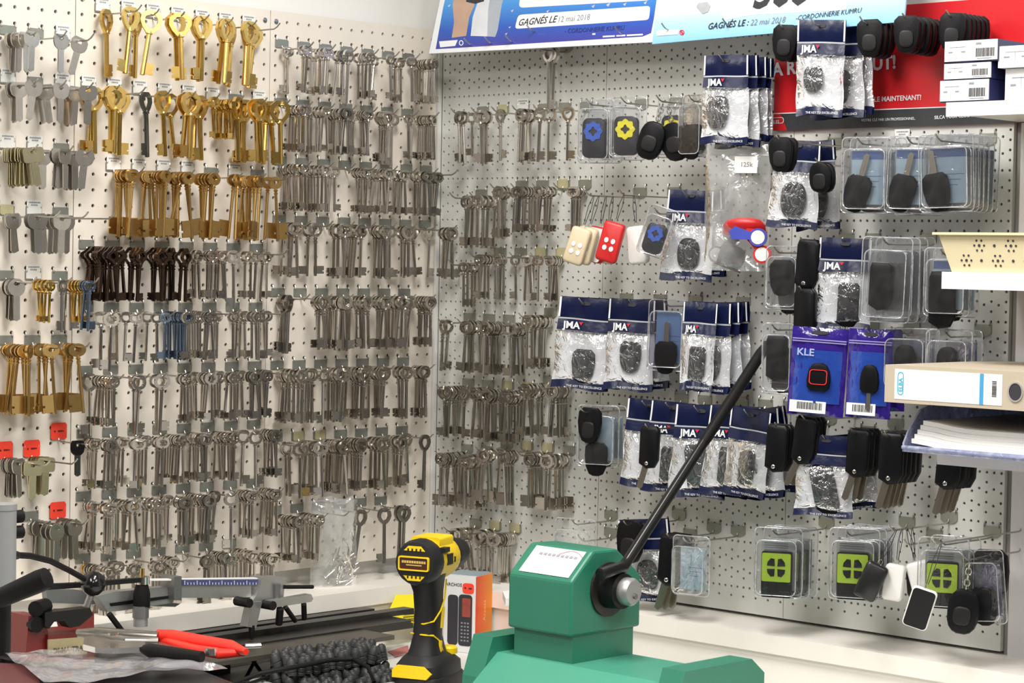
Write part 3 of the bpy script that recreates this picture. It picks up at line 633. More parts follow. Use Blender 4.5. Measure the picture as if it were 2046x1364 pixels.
def rbox(a, b, c, d, r=0.12):
    """rounded quadrilateral in pixels"""
    P4 = [a, b, c, d]; out = []
    for i in range(4):
        p, q, n = P4[i-1], P4[i], P4[(i+1) % 4]
        for k in range(4):
            t = k/3; u = (1-t)**2; v = 2*t*(1-t); w2 = t*t
            L1 = math.hypot(p[0]-q[0], p[1]-q[1]); L2 = math.hypot(n[0]-q[0], n[1]-q[1]); rr = min(L1, L2)*r*2
            A = (q[0]+(p[0]-q[0])*rr/L1, q[1]+(p[1]-q[1])*rr/L1); B = (q[0]+(n[0]-q[0])*rr/L2, q[1]+(n[1]-q[1])*rr/L2)
            out.append((A[0]*u+q[0]*v+B[0]*w2, A[1]*u+q[1]*v+B[1]*w2))
    return out
MB().prism(pscreen(pl, rbox((1029, 58), (1297, 40), (1300, 12), (1036, 30))), -0.0009, -0.0006).build('text_field', M_WHITEINK, pt, False)
MB().prism(pscreen(pl, rbox((1037, 16), (1300, 1), (1304, -30), (1042, -20))), -0.0009, -0.0006).build('text_field', M_WHITEINK, pt, False)
s_, f_ = ptxt(pl, pt, 'GAGNÉS LE', (1035, 52), (1110, 45), M_INK, bold=0.012, shear=0.25); f_()
s_, f_ = ptxt(pl, pt, '12 mai 2018', (1114, 45), (1176, 40), M_INKG); f_()
s_, f_ = ptxt(pl, pt, '- CORDONNERIE KUMRU', (1128, 67), (1247, 60), mat('dark_blue_ink', (0.02, 0.03, 0.16), 0.5)); f_()
for k in range(9): pass
mb = MB()
for k, (x, y, l) in enumerate([(1205, 75, 24), (1232, 73.5, 18), (1253, 72.5, 32), (1184, 70, 6)]):
    mb.prism(pscreen(pl, [(x, y), (x+l, y-l*0.055), (x+l, y-3-l*0.055), (x, y-3)]), -0.0009, -0.0006)
mb.build('lettering', M_WHITEINK, pt, False)
MB().prism(pscreen(pl, [(880, 95), (910, 92), (915, 80), (878, 83)]), -0.0009, -0.0006).build('logo', M_WHITEINK, pt, False)
MB().ring(pscreen(pl, [(922+4.5*math.cos(k*.524), 86+5.5*math.sin(k*.524)) for k in range(12)]), pscreen(pl, [(922+3*math.cos(k*.524), 86+3.7*math.sin(k*.524)) for k in range(12)]), -0.0009, -0.0006).build('logo', M_WHITEINK, pt, False)
mb = MB(); 
for (x, y, q) in [(898, 12, 5), (1024, 22, 5), (1019, 55, 4), (1095, 23, 5), (1186, 13, 6), (1216, 10, 7), (1249, 9, 6), (1290, 6, 6), (1012, 68, 4)]:
    mb.prism(pscreen(pl, [(x-q*.6, y), (x, y-q*.3), (x+q*.6, y-q*.6), (x, y+q*.5)]), -0.0009, -0.0006)
mb.build('printed_confetti', mat('confetti', (0.65, 0.55, 0.65), 0.5), pt, False)

pl, W2_ = poster_plane(1303, 88, 1806, 43, 0.088, R(8))
pt = thing('cheque_poster', 'pale blue prize poster dated 22 mai 2018 above the red banner', 'poster', pl.m)
MB().prism([(0, 0), (W2_, 0), (W2_, 0.26), (0, 0.26)], 0, 0.003).build('board', gradient('poster_pale', [(0.25, 0.55, 0.88), (0.45, 0.72, 0.95), (0.80, 0.90, 0.98), (0.86, 0.93, 0.98)], lo=0.0, hi=0.10), pt, False)
MB().prism(pscreen(pl, [(1450, 40), (1500, 30), (1690, 20), (1700, -120), (1420, -120), (1425, 10)]), -0.0005, -0.0001).build('printed_field', mat('poster_light', (0.86, 0.89, 0.94), 0.35), pt, False)
s_, f_ = ptxt(pl, pt, 'GAGNÉS LE :', (1414, 59), (1494, 51), M_INK, bold=0.012, shear=0.25); f_()
s_, f_ = ptxt(pl, pt, '22 mai 2018', (1499, 51), (1568, 45), M_INKG, shear=0.25); f_()
s_, f_ = ptxt(pl, pt, '-CORDONNERIE KUMRU', (1590, 41), (1720, 25), M_INK, shear=0.25); f_()
s_, f_ = ptxt(pl, pt, '500', (1503, 16), (1608, 7), M_INK, bold=0.03, shear=0.2); f_()
MB().prism(pscreen(pl, [(1313, 72), (1355, 69), (1357, 59), (1312, 61)]), -0.0009, -0.0006).build('logo', M_WHITEINK, pt, False)
mb = MB(); mb.ring(pscreen(pl, [(1363+5*math.cos(k*.524), 65+5.5*math.sin(k*.524)) for k in range(12)]), pscreen(pl, [(1363+3.4*math.cos(k*.524), 65+3.8*math.sin(k*.524)) for k in range(12)]), -0.0009, -0.0006)
mb.prism(pscreen(pl, [(1359, 62), (1361, 60), (1367, 68), (1365, 70)]), -0.0009, -0.0006); mb.build('logo', M_REDINK, pt, False)
mb = MB(); mb.prism(pscreen(pl, [(1392, 14), (1396, 6), (1414, 4), (1420, 12), (1415, 24), (1404, 28)]), -0.0009, -0.0006); mb.build('printed_figure', mat('print_grey', (0.45, 0.47, 0.48), 0.5, var=0.3, nscale=60), pt, False)

# red banner on the board
pl = Pl(onR(1545, 261, 0.006), Vector((0, -1, 0)), Vector((0, 0, 1)))
rt = thing('red_banner', 'red key-copying banner with black bottom strip on the grey pegboard', 'banner', pl.m)
x1_, zt_ = pl.loc(2046, 18); _, zb_ = pl.loc(2040, 237)
MB().prism([(0, 0), (x1_+0.03, 0), (x1_+0.03, 0.185), (0, 0.185)], 0, 0.003).build('board', mat('banner_red', (0.62, 0.012, 0.018), 0.35, var=0.06, nscale=8), rt, False)
zs = pl.loc(1700, 222)[1]
MB().prism([(0.028, 0.0), (x1_+0.03, 0), (x1_+0.03, zs), (0.014, zs)], -0.0006, -0.0001).build('bottom_strip', mat('banner_black', (0.035, 0.04, 0.042), 0.4), rt, False)
MB().prism([(0, zs), (x1_+0.03, zs), (x1_+0.03, zs+0.0014), (0, zs+0.0014)], -0.0008, -0.0001).build('rule', M_WHITEINK, rt, False)
bold = 0.035
s_, f_ = ptxt(pl, rt, 'A RIE', (1545, 152), (1612, 144), M_WHITEINK, bold=bold); f_()
s_, f_ = ptxt(pl, rt, 'OUT!', (1719, 143), (1788, 136), M_WHITEINK, bold=bold); f_()
s_, f_ = ptxt(pl, rt, 'DOUBLE MAINTENANT!', (1714, 205), (1840, 199), M_WHITEINK, bold=0.02); f_()
s_, f_ = ptxt(pl, rt, 'VOTRE CLÉ PAR UN PROFESSIONNEL.', (1722, 243), (1830, 239), M_WHITEINK, y=-0.0016); f_()
s_, f_ = ptxt(pl, rt, 'SILCA YOUR GLOBAL PARTNER', (1868, 238), (1985, 231), M_WHITEINK, y=-0.0016, bold=0.015); f_()
MB().ring(rrect(0.026, 0.010, 0.0045, 3, 0.008, 0.016), rrect(0.024, 0.008, 0.0038, 3, 0.008, 0.016), -0.0009, -0.0004).build('logo', M_WHITEINK, rt, False)
s_, f_ = ptxt(pl, rt, 'ILES', (1545, 247), (1557, 246), M_WHITEINK, bold=0.02); f_()

# ------------------------------------------------------------------ goods on the grey boards
def peg(px, py, d):                            # a hook whose rod passes the pixel at distance d from the board
    p = onR(px, py, d); u = -p.y; i = round((u-UR0)/UP_)
    if i % 2: i += 1 if (u-UR0)/UP_ > i else -1
    k = round((ZR0-(p.z+0.022))/AP); return free_base(i, k)
def rodpt(base, d): return Vector((XR-d, base.y, base.z-0.0222))
FACE = 0.755                                   # turn that faces the camera squarely
def wpx(px, p, th): return px*toPx(p)[2]/F/math.cos(FACE-th)

def fobloft(outline, th, inset=0.86, crown=0.35):
    c = (sum(x for x, z in outline)/len(outline), sum(z for x, z in outline)/len(outline))
    sc2 = lambda k: [(c[0]+(x-c[0])*k, c[1]+(z-c[1])*k) for x, z in outline]
    L_ = []
    for k, y in ((inset, th/2), (1.0, th*0.22), (1.0, -th*0.22), (0.95, -th*0.40), (inset*0.9, -th/2)): L_.append([(x, y, z) for x, z in sc2(k)])
    return MB().loft(L_)
def shield(w_, h_):                            # generic car-key head outline, ring hole end up, centred
    pts = [(-.30, .50), (.30, .50), (.47, .38), (.50, .10), (.44, -.22), (.30, -.44), (.12, -.50), (-.12, -.50), (-.30, -.44), (-.44, -.22), (-.50, .10), (-.47, .38)]
    return [(x*w_, z*h_) for x, z in pts]
FM = {}
def fobmesh(kind):
    if kind in FM: return FM[kind]
    if kind == 'shell': me = fobloft(shield(0.040, 0.056), 0.011).mesh('shell', M_BLACK)
    if kind == 'oval': me = fobloft(ell(0.036, 0.050, 18, 0, 0, 2.6), 0.013).mesh('shell', M_BLACK)
    if kind == 'inset': me = fobloft(ell(0.022, 0.026, 14, 0, 0, 3), 0.004).mesh('pad', mat('black_pad', (0.013, 0.013, 0.014), 0.45, spec=0.25))
    if kind == 'flip': me = fobloft([(-.012, .031), (.010, .031), (.0145, .026), (.0145, -.018), (.009, -.029), (-.003, -.031), (-.0145, -.024), (-.0145, .024)], 0.013, 0.92).mesh('body', M_BLACK)
    if kind == 'rivet': me = MB().lathe([(0.0026, 0), (0.0026, 0.0006), (0.0016, 0.0014)], 10).mesh('rivet', M_BSTEEL)
    if kind == 'fblade': me = MB().prism([(-.0042, 0), (.0042, 0), (.0042, -.034), (.001, -.038), (-.0042, -.036)], -0.0012, 0.0012).box(-0.0012, 0.0012, -0.0016, 0.0016, -0.034, 0).mesh('blade', mat('blade_nickel', (0.50, 0.45, 0.38), 0.3, 1.0, var=0.1, nscale=80), False)
    if kind == 'btn': me = MB().loft([[(x, 0, z) for x, z in rrect(0.011, 0.009, 0.003, 3)], [(x, -0.0014, z) for x, z in rrect(0.010, 0.008, 0.003, 3)]]).mesh('button', mat('dark_button', (0.03, 0.03, 0.032), 0.5))
    if kind == 'ring':
        me = MB().tube([(0.009*math.cos(k*math.pi/8), 0, 0.009*math.sin(k*math.pi/8)) for k in range(17)], 0.0008, 5, False).mesh('split_ring', M_BSTEEL)
    FM[kind] = me; return me

def it_fob(p, label, group, th=0.25, tilt=0.0, s=1.0, kind='shell', pad=True, rx=0.0):
    t = thing('key_shell', label, 'key shell', TR(p, th, rx, tilt, s, 'R'), group)
    obj('shell', fobmesh(kind), t, LT(0, 0, -0.021))
    if pad: obj('pad', fobmesh('inset'), t, LT(0, -0.0062, -0.028))
    return t
def it_flip(p, label, group, th=0.25, tilt=0.0, s=1.0, blade=True, swing=0.12):
    t = thing('flip_key', label, 'car key', TR(p, th, 0, tilt, s, 'R'), group)
    obj('body', fobmesh('flip'), t, LT(0, 0, -0.026))
    obj('rivet', fobmesh('rivet'), t, Matrix.Translation((-0.002, -0.0064, -0.049)) @ Matrix.Rotation(R(90), 4, 'X'))
    if blade: obj('blade', fobmesh('fblade'), t, Matrix.Translation((-0.004, 0, -0.050)) @ Matrix.Rotation(swing, 4, 'Y'))
    return t
BAGM = {}
def bagbody(seed, W_, z0, z1, amp, yo):
    rnd = random.Random(seed); ph = [rnd.uniform(0, 6.28) for _ in range(8)]; fr = [rnd.uniform(25, 90) for _ in range(8)]
    def fn(u, v):
        x = (u-0.5)*W_; z = z0+(z1-z0)*v; edge = math.sin(math.pi*u)**0.6*math.sin(math.pi*min(1, max(0, v)))**0.4
        cr = sum(math.sin(fr[k]*x*(1+0.3*k)+fr[(k+3) % 8]*z+ph[k]) for k in range(4))/4
        x *= 1+0.03*math.sin(7*v+ph[0])
        return (x, yo*edge+amp*cr*edge, z)
    return fn
def it_jma(p, label, group, W, H, th=0.35, tilt=0.0, fob='shell', fx=0.0, fz=0.0, fs=1.0, fr=0.0, rx=0.0, logo=True, glint=True):
    sx, sz = W/0.09, H/0.155; var = random.randrange(4)
    t = thing('key_blank_bag', label, 'bag', TR(p+Vector((0, 0, 0.0)), th, rx, tilt, (sx, 1, sz), 'R'), group)
    k = ('jma', var)
    if k not in BAGM:
        d = {}
        d['header'] = MB().grid(lambda u, v: ((u-0.5)*0.09, -0.0012*math.sin(9*u+var)-0.002*math.sin(math.pi*v), 0.010-0.036*v), 10, 5).grid(lambda u, v: ((u-0.5)*0.09, 0.003-0.0012*math.sin(9*u+var)+0.002*math.sin(math.pi*v), 0.010-0.036*v), 10, 5).mesh('header', M_NAVY)
        d['band'] = MB().grid(lambda u, v: ((u-0.5)*0.09, -0.0022-0.0012*math.sin(9*u+var)-0.003*v, -0.0285-0.0185*v), 10, 3).mesh('logo_band', M_NAVY)
        d['strip'] = MB().grid(lambda u, v: ((u-0.5)*0.09, -0.0020-0.0012*math.sin(9*u+var), -0.026-0.0025*v), 10, 1).mesh('seal_strip', mat('seal_grey', (0.45, 0.47, 0.5), 0.35))
        d['edge'] = MB().grid(lambda u, v: (-0.045+0.003*u, -0.0032, 0.009-0.034*v), 1, 2).mesh('edge_stripe', M_WHITEINK, False)
        d['edge2'] = MB().grid(lambda u, v: (0.042+0.003*u, -0.0032, 0.009-0.034*v), 1, 2).mesh('edge_stripe', M_WHITEINK, False)
        d['front'] = MB().grid(bagbody(var*7+1, 0.09, -0.047, -0.134, 0.0022, -0.012), 14, 18).mesh('front_film', M_BAGFILM)
        d['back'] = MB().grid(bagbody(var*7+2, 0.09, -0.047, -0.134, 0.0018, 0.007), 10, 12).mesh('back_film', mat('bag_back', (0.74, 0.75, 0.78), 0.35, var=0.18, nscale=60))
        d['foot'] = MB().grid(lambda u, v: ((u-0.5)*0.09, -0.0015-0.0022*math.sin(8*u+2*var)-0.003*v, -0.133-0.013*v), 12, 3).grid(lambda u, v: ((u-0.5)*0.09, 0.004-0.0022*math.sin(8*u+2*var)-0.003*v, -0.133-0.013*v), 12, 3).mesh('footer', M_NAVY)
        d['hole'] = MB().prism(ell(0.016, 0.006, 12, 0, 0.0, 3), -0.0042, -0.0036).mesh('hang_hole', M_INK, False)
        d['tick'] = MB().prism([(0.013, -0.0315), (0.020, -0.0315), (0.0165, -0.037)], -0.0068, -0.0064).mesh('logo_accent', M_REDINK, False)
        tp = (0.06, 0.16, -0.04, 0.10)[var]; sh_ = (0.03, -0.05, 0.04, -0.02)[var]
        for nm_, me_ in d.items():
            for v_ in me_.vertices:
                q_ = max(0.0, -v_.co.z/0.155); v_.co.x = v_.co.x*(1+tp*q_)+sh_*q_*0.06; v_.co.z += 0.0025*math.sin(v_.co.x*70+var)*q_
        BAGM[k] = d
    d = BAGM[k]
    h = obj('header', d['header'], t); obj('hang_hole', d['hole'], h); obj('edge_stripe', d['edge'], h); obj('edge_stripe', d['edge2'], h)
    obj('seal_strip', d['strip'], t); b = obj('logo_band', d['band'], t)
    if logo:
        text('JMA', 0.0165, M_WHITEINK, b, LT(-0.035, -0.0066, -0.0435), bold=0.03)
        tk = obj('logo_accent', d['tick'], b, LT(-0.0215, 0, 0))
    obj('front_film', d['front'], t); obj('back_film', d['back'], t)
    f = obj('footer', d['foot'], t); text('THE KEY TO EXCELLENCE', 0.0052, M_WHITEINK, f, LT(-0.022, -0.0075, -0.143))
    if fob:
        fo = obj('key_shell', fobmesh(fob), t, Matrix.Translation((fx, 0.001, -0.096+fz*0.6)) @ Matrix.Rotation(fr, 4, 'Y') @ Matrix.Diagonal((0.92*fs/sx, 0.55, 0.92*fs/sz, 1)))
        fo['label'] = 'black key shell inside the bag'
    return t
M_RIM = clear('shell_rim_glint', base=0.18, k=0.9, rough=0.12, haze=0.45, hazec=(0.85, 0.87, 0.9), bump=0.0)
RIMS = {}
def rim_of(W, H, dep, t):                      # the added bead round a clear pack, hazy to paint its edge highlight
    k = (round(W, 3), round(H, 3), round(dep, 3))
    if k not in RIMS:
        mb = MB(); lp = [(x, -0.0006, z) for x, z in rrect(W, H, 0.007, 4, 0, -H/2+0.010)]; mb.tube(lp+[lp[0]], 0.0009, 5, False)
        lp = [(x, -dep*0.9, z) for x, z in rrect(W*0.83, H*0.79, 0.009, 4, 0, -H/2+0.004)]; mb.tube(lp+[lp[0]], 0.0008, 5, False)
        RIMS[k] = mb.mesh('rim_glint', M_RIM)
    o_ = obj('rim_glint', RIMS[k], t)
def clamshell(W, H, dep, name='shell', ma=None):
    mb = MB()
    mb.loft([[(x, 0, z) for x, z in rrect(W, H, 0.007, 4, 0, -H/2+0.010)], [(x, -0.0012, z) for x, z in rrect(W, H, 0.007, 4, 0, -H/2+0.010)]])
    bw, bh = W*0.86, H*0.80; cz = -H/2+0.004
    mb.loft([[(x, -0.0013, z) for x, z in rrect(bw, bh, 0.009, 4, 0, cz)], [(x, -dep*0.8, z) for x, z in rrect(bw*0.97, bh*0.98, 0.009, 4, 0, cz)], [(x, -dep, z) for x, z in rrect(bw*0.90, bh*0.94, 0.008, 4, 0, cz)]])
    return mb.mesh(name, ma or M_CLEAR, True, 25)
def it_blister(p, label, group, W, H, th=0.35, tilt=0.0, card=M_CARD, head=M_CARDH, key='shell', ks=1.0, kx=0.0, kz=0.0, kr=0.0, blade=True, dep=0.016, shell=None, up=False, lines=True):
    t = thing('blister_pack', label, 'blister pack', TR(p, th, 0, tilt, 1.0, 'R'), group)
    k = ('bl', round(W, 3), round(H, 3), round(dep, 3), (shell or M_CLEAR).name)
    if k not in BAGM: BAGM[k] = clamshell(W, H, dep, ma=shell)
    obj('shell', BAGM[k], t); rim_of(W, H, dep, t)
    if card:
        c = MB().box(-W*0.30, W*0.38, 0.0012, 0.0018, -H*0.80, -H*0.08).build('card', card, t, False)
        if head: MB().box(-W*0.30, W*0.38, 0.0008, 0.0011, -H*0.20, -H*0.09).build('card_header', head, c, False)
        if lines:
            mb = MB()
            for q in range(3): mb.box(-W*0.05, W*(0.32-0.06*q), 0.0008, 0.0011, -H*(0.42+0.07*q)-0.0009, -H*(0.42+0.07*q))
            mb.build('lettering', M_CARDH, c, False)
    if key:
        ko = obj('key_shell', fobmesh(key), t, Matrix.Translation((kx, -0.0075, -H*(0.66 if not up else 0.40)+kz)) @ Matrix.Rotation(kr, 4, 'Y') @ Matrix.Diagonal((ks, 0.8, ks, 1)))
        if blade: obj('blade', fobmesh('fblade'), ko, Matrix.Translation((0, 0, 0.024)) @ Matrix.Rotation(R(180), 4, 'Y'))
    return t
def fan(px, py, d, items, hlabel, deco=None, rl=None):
    """items: (pixel column, builder(p)) on one hook, any order"""
    base = peg(px, py, d); ds = []
    for x, fn in items:
        dd = max(0.012, rod_d('R', base, x)); ds.append(dd); fn(rodpt(base, dd))
    hook('R', base, rl or (max(ds)+0.016 if ds else 0.08), hlabel, None, deco)
    return base
def Hof(px, py0, py1, d):                      # real height between two pixel rows at distance d
    return onR(px, py0, d).z-onR(px, py1, d).z

def jma_item(x, top, bot, w, d, label, group, th=0.35, tilt=0.0, **k):
    H = Hof(x, top, bot, d)/0.155*0.155*155/156
    return (x, lambda p: it_jma(p, label, group, wpx(w, p, th), H, th, tilt, **k))
def hk(s_): return f'zinc hook holding {s_}'

# bags above and over the red banner
g = 'navy-topped bags over the red banner'; l = 'navy-topped bag hanging over the red banner'
fan(1690, 68, 0.05, [jma_item(1642, 60, 250, 92, 0.09, 'front navy-topped bag over the red banner, black round-headed key inside', None, 0.45, 0.02, fob='oval', fx=-0.012, fz=0.018, fs=0.9),
                     jma_item(1676, 56, 246, 84, 0.06, l, g, 0.15, -0.03, fob='shell', logo=False), jma_item(1690, 54, 240, 84, 0.05, l, g, 0.05, -0.06, fob='flip', logo=False)], hk('the bags over the red banner'))
g = 'bags left of the red banner'; l = 'navy-topped bag behind the front one left of the red banner'
fan(1520, 130, 0.03, [jma_item(1452, 124, 300, 84, 0.09, 'front navy-topped bag beside the red banner, two dark key shells inside', None, 0.35, 0.0, fob='shell', fx=-0.018, fz=0.01),
                      jma_item(1476, 122, 302, 70, 0.07, l, g, 0.1, -0.03, fob='shell', logo=False), jma_item(1496, 128, 296, 66, 0.055, l, g, 0.05, -0.02, fob='shell', logo=False), jma_item(1510, 126, 290, 60, 0.04, l, g, 0.0, 0.0, fob='flip', logo=False)], hk('the bags left of the red banner'))
fan(1405, 392, 0.05, [jma_item(1381, 385, 566, 88, 0.09, 'navy-topped bag beside the red key fobs, round dark key inside', None, 0.5, 0.03, fob='oval', fx=0.0, fz=-0.006, fs=1.1),
                      jma_item(1404, 388, 560, 74, 0.07, 'second navy-topped bag tucked behind the one beside the red key fobs', None, 0.1, -0.06, fob='shell', logo=False)], hk('the bag beside the red key fobs'))
g = 'bags under the paired key shells'; l = 'navy-topped bag hanging under the paired black key shells'
fan(1640, 300, 0.05, [jma_item(1596, 296, 470, 84, 0.09, l, g, 0.4, 0.05, fob='oval', fx=-0.004, fs=1.2, logo=False), jma_item(1622, 296, 472, 84, 0.06, l, g, 0.3, -0.09, fob='shell', fs=1.1, logo=False)], hk('the bags under the paired key shells'))
fan(1715, 492, 0.05, [jma_item(1690, 486, 672, 100, 0.09, 'navy-topped bag above the purple bags, three-button black fob inside', None, 0.5, 0.03, fob='flip', fx=0.010, fz=-0.014, fs=1.25)], hk('the bag above the purple bags'))
fan(1205, 602, 0.05, [jma_item(1172, 604, 786, 104, 0.09, 'navy-topped bag at the end of its row beside the steel keys', None, 0.45, 0.06, fob='shell', fx=0.002, fz=-0.018, fs=1.1),
                      jma_item(1196, 602, 778, 90, 0.06, 'navy-topped bag behind the end one beside the steel keys', None, 0.1, 0.02, fob='shell', logo=False)], hk('the end bag beside the steel keys'))
fan(1290, 604, 0.05, [jma_item(1264, 606, 790, 90, 0.09, 'navy-topped bag beside the lilac blister, black key with blade inside', None, 0.5, 0.03, fob='shell', fx=0.0, fz=0.012, fs=1.0),
                      jma_item(1284, 606, 784, 90, 0.06, 'navy-topped bag behind the lilac blister', None, 0.2, -0.05, fob='shell', logo=False)], hk('the bag beside the lilac blister'))
fan(1350, 616, 0.06, [(1336, lambda p: it_blister(p, 'lilac-tinted blister pack with key between the navy-topped bags', None, wpx(76, p, 0.45), Hof(1333, 622, 764, 0.09), 0.45, 0.02, card=mat('card_sky', (0.30, 0.58, 0.82), 0.5), head=None, key='shell', ks=0.95, kz=-0.008, shell=clear('clear_lilac', tint=(0.965, 0.955, 0.99), base=0.08)))], hk('the lilac blister pack'))
g = 'fanned bags beside the long lever'; l = 'navy-topped bag fanned out beside the long black lever'
fan(1446, 606, 0.05, [jma_item(1400, 615, 790, 66, 0.10, 'front '+l, None, 0.55, 0.05, fob='flip', fs=1.0, fz=-0.008), jma_item(1422, 612, 792, 74, 0.08, l, g, 0.05, 0.02, fob='shell', logo=False, fs=1.1), jma_item(1438, 612, 790, 74, 0.065, l, g, -0.05, -0.03, fob='shell', logo=False), jma_item(1454, 612, 786, 74, 0.045, l, g, 0.05, -0.06, fob='oval', logo=False)], hk('the fanned bags beside the lever'))
g = 'bags crossed by the long lever'; l = 'navy-topped bag in the row crossed by the long black lever'
fan(1330, 818, 0.05, [jma_item(1302, 825, 1000, 92, 0.09, 'navy-topped bag with a loose flip key hanging over it', None, 0.45, 0.08, fob='flip', fx=0.014, fs=1.1, fz=-0.012, logo=False)], hk('the bag with the loose flip key'))
fan(1375, 820, 0.05, [jma_item(1346, 828, 1010, 84, 0.09, 'navy-topped bag next to the one with the loose flip key', None, 0.4, 0.06, fob='flip', fs=1.15, fz=-0.010)], hk('the second bag crossed by the lever'))
fan(1436, 822, 0.05, [jma_item(1402, 830, 1014, 98, 0.09, 'broad navy-topped bag crossed by the long lever, grey remote key inside', None, 0.5, 0.03, fob='flip', fs=1.3, fx=-0.004, fr=-0.15), jma_item(1420, 830, 1012, 88, 0.07, 'navy-topped bag hidden behind the broad one crossed by the lever', None, 0.2, -0.05, fob='oval', logo=False)], hk('the third bag crossed by the lever'))
fan(1486, 826, 0.05, [jma_item(1462, 838, 1016, 80, 0.08, 'navy-topped bag just right of the broad one crossed by the lever', None, 0.35, 0.07, fob='flip', fs=1.1), jma_item(1478, 836, 1018, 80, 0.06, 'navy-topped bag between the lever-crossed one and the splayed bags', None, 0.0, -0.02, fob='shell', logo=False)], hk('the fourth bag crossed by the lever'))
g = 'splayed bags right of the lever'; l = 'navy-topped bag splayed out to the right of the long lever'
fan(1540, 826, 0.05, [jma_item(1502, 836, 1010, 74, 0.09, l, g, 0.1, 0.10, fob='flip', logo=False), jma_item(1516, 836, 1012, 74, 0.075, l, g, 0.0, -0.10, fob='flip', logo=False), jma_item(1528, 834, 1006, 74, 0.06, l, g, 0.1, -0.18, fob='shell', logo=False)], hk('the splayed bags'))
g = 'bags under the purple bags'; l = 'navy-topped bag behind the flip keys under the purple bags'
fan(1690, 880, 0.05, [jma_item(1652, 890, 1050, 104, 0.07, 'broad navy-topped bag behind the flip keys under the purple bags', None, 0.45, 0.02, fob='flip', fs=1.4, fx=0.0, fr=-0.2, logo=False), jma_item(1690, 890, 1040, 90, 0.04, l, g, 0.2, -0.14, fob='shell', logo=False)], hk('the bags behind the flip keys'))
fan(1330, 1050, 0.05, [jma_item(1286, 1062, 1225, 96, 0.07, 'navy-topped bag hanging behind the green machine', None, 0.3, -0.10, fob='oval', fs=1.1, fz=0.0, logo=False), (1262, lambda p: it_fob(p, 'black key shell hanging behind the green machine', None, 0.2, 0.05, 1.25))], hk('the bag behind the green machine'))

# purple glossy bags
M_PURPLE = mat('purple_film', (0.03, 0.014, 0.20), 0.14, spec=0.6, var=0.25, nscale=30, bump=0.8, bscale=45)
M_PBLUE = mat('purple_blue_print', (0.02, 0.06, 0.33), 0.15, spec=0.6, var=0.35, nscale=40, bump=0.8, bscale=50)
def it_purple(p, label, W, H, th, tilt, red=True, kle=True):
    t = thing('purple_bag', label, 'bag', TR(p, th, 0, tilt, (W/0.09, 1, H/0.15), 'R'))
    MB().grid(lambda u, v: ((u-0.5)*0.09, -0.008*math.sin(math.pi*u)**.7*math.sin(math.pi*v)**.5-0.0012*math.sin(40*u+13*v), 0.008-0.150*v), 14, 20).grid(lambda u, v: ((u-0.5)*0.09, 0.007*math.sin(math.pi*u)*math.sin(math.pi*v), 0.008-0.150*v), 8, 8).build('film', M_PURPLE, t)
    MB().grid(lambda u, v: ((u-0.5)*0.076, -0.0096*math.sin(math.pi*(0.08+0.84*u))**.7-0.0008*math.sin(40*u+13*v), -0.030-0.090*v), 12, 12).build('printed_field', M_PBLUE, t)
    z = MB().tube([(-0.043, -0.0055, -0.0125), (0.043, -0.0055, -0.0125)], 0.0011, 5).tube([(-0.043, -0.006, -0.0165), (0.043, -0.006, -0.0165)], 0.0011, 5).build('zip_seal', mat('zip_lilac', (0.30, 0.26, 0.55), 0.25), t)
    MB().prism(ell(0.028, 0.007, 12, 0, 0.0), -0.0058, -0.0040).build('hang_hole', M_INK, t, False)
    if kle: text('KLE', 0.017, mat('pale_print', (0.35, 0.38, 0.65), 0.5), t, LT(-0.034, -0.0112, -0.040), bold=0.02)
    k = obj('key_shell', fobmesh('shell'), t, Matrix.Translation((0.004, -0.0115, -0.075)) @ Matrix.Rotation(R(180), 4, 'Y') @ Matrix.Diagonal((0.95, 0.9, 0.85, 1)))
    if red:
        MB().ring(rrect(0.030, 0.030, 0.006, 3), rrect(0.0272, 0.0272, 0.005, 3), -0.0075, -0.006).build('red_trim', M_REDINK, k)
    else: obj('blade', fobmesh('fblade'), k, Matrix.Translation((0, 0, 0.024)) @ Matrix.Rotation(R(180), 4, 'Y'))
    b = MB().box(-0.040, 0.018, -0.0098, -0.0092, -0.137, -0.117).build('barcode_label', M_PAPER, t, False)
    mb = MB(); x = -0.028; 
    while x < 0.012:
        wd = random.choice((0.0006, 0.001, 0.0016)); mb.box(x, x+wd, -0.0102, -0.0098, -0.1315, -0.1195); x += wd+random.choice((0.0006, 0.001))
    mb.build('barcode', M_INK, b, False)
    return t
fan(1690, 668, 0.06, [(1640, lambda p: it_purple(p, 'glossy purple zip bag with red-trimmed key shell inside', wpx(108, p, 0.45), Hof(1640, 676, 850, 0.10), 0.45, 0.05))], hk('the purple bag with the red-trimmed key'))
fan(1770, 670, 0.06, [(1742, lambda p: it_purple(p, 'purple zip bag with grey key and blade beside the box file', wpx(84, p, 0.35), Hof(1740, 680, 856, 0.08), 0.35, 0.03, False, False)), (1764, lambda p: it_purple(p, 'dark purple bag behind the one beside the box file', wpx(70, p, 0.1), Hof(1770, 684, 846, 0.05), 0.1, -0.05, False, False))], hk('the purple bag beside the box file'))

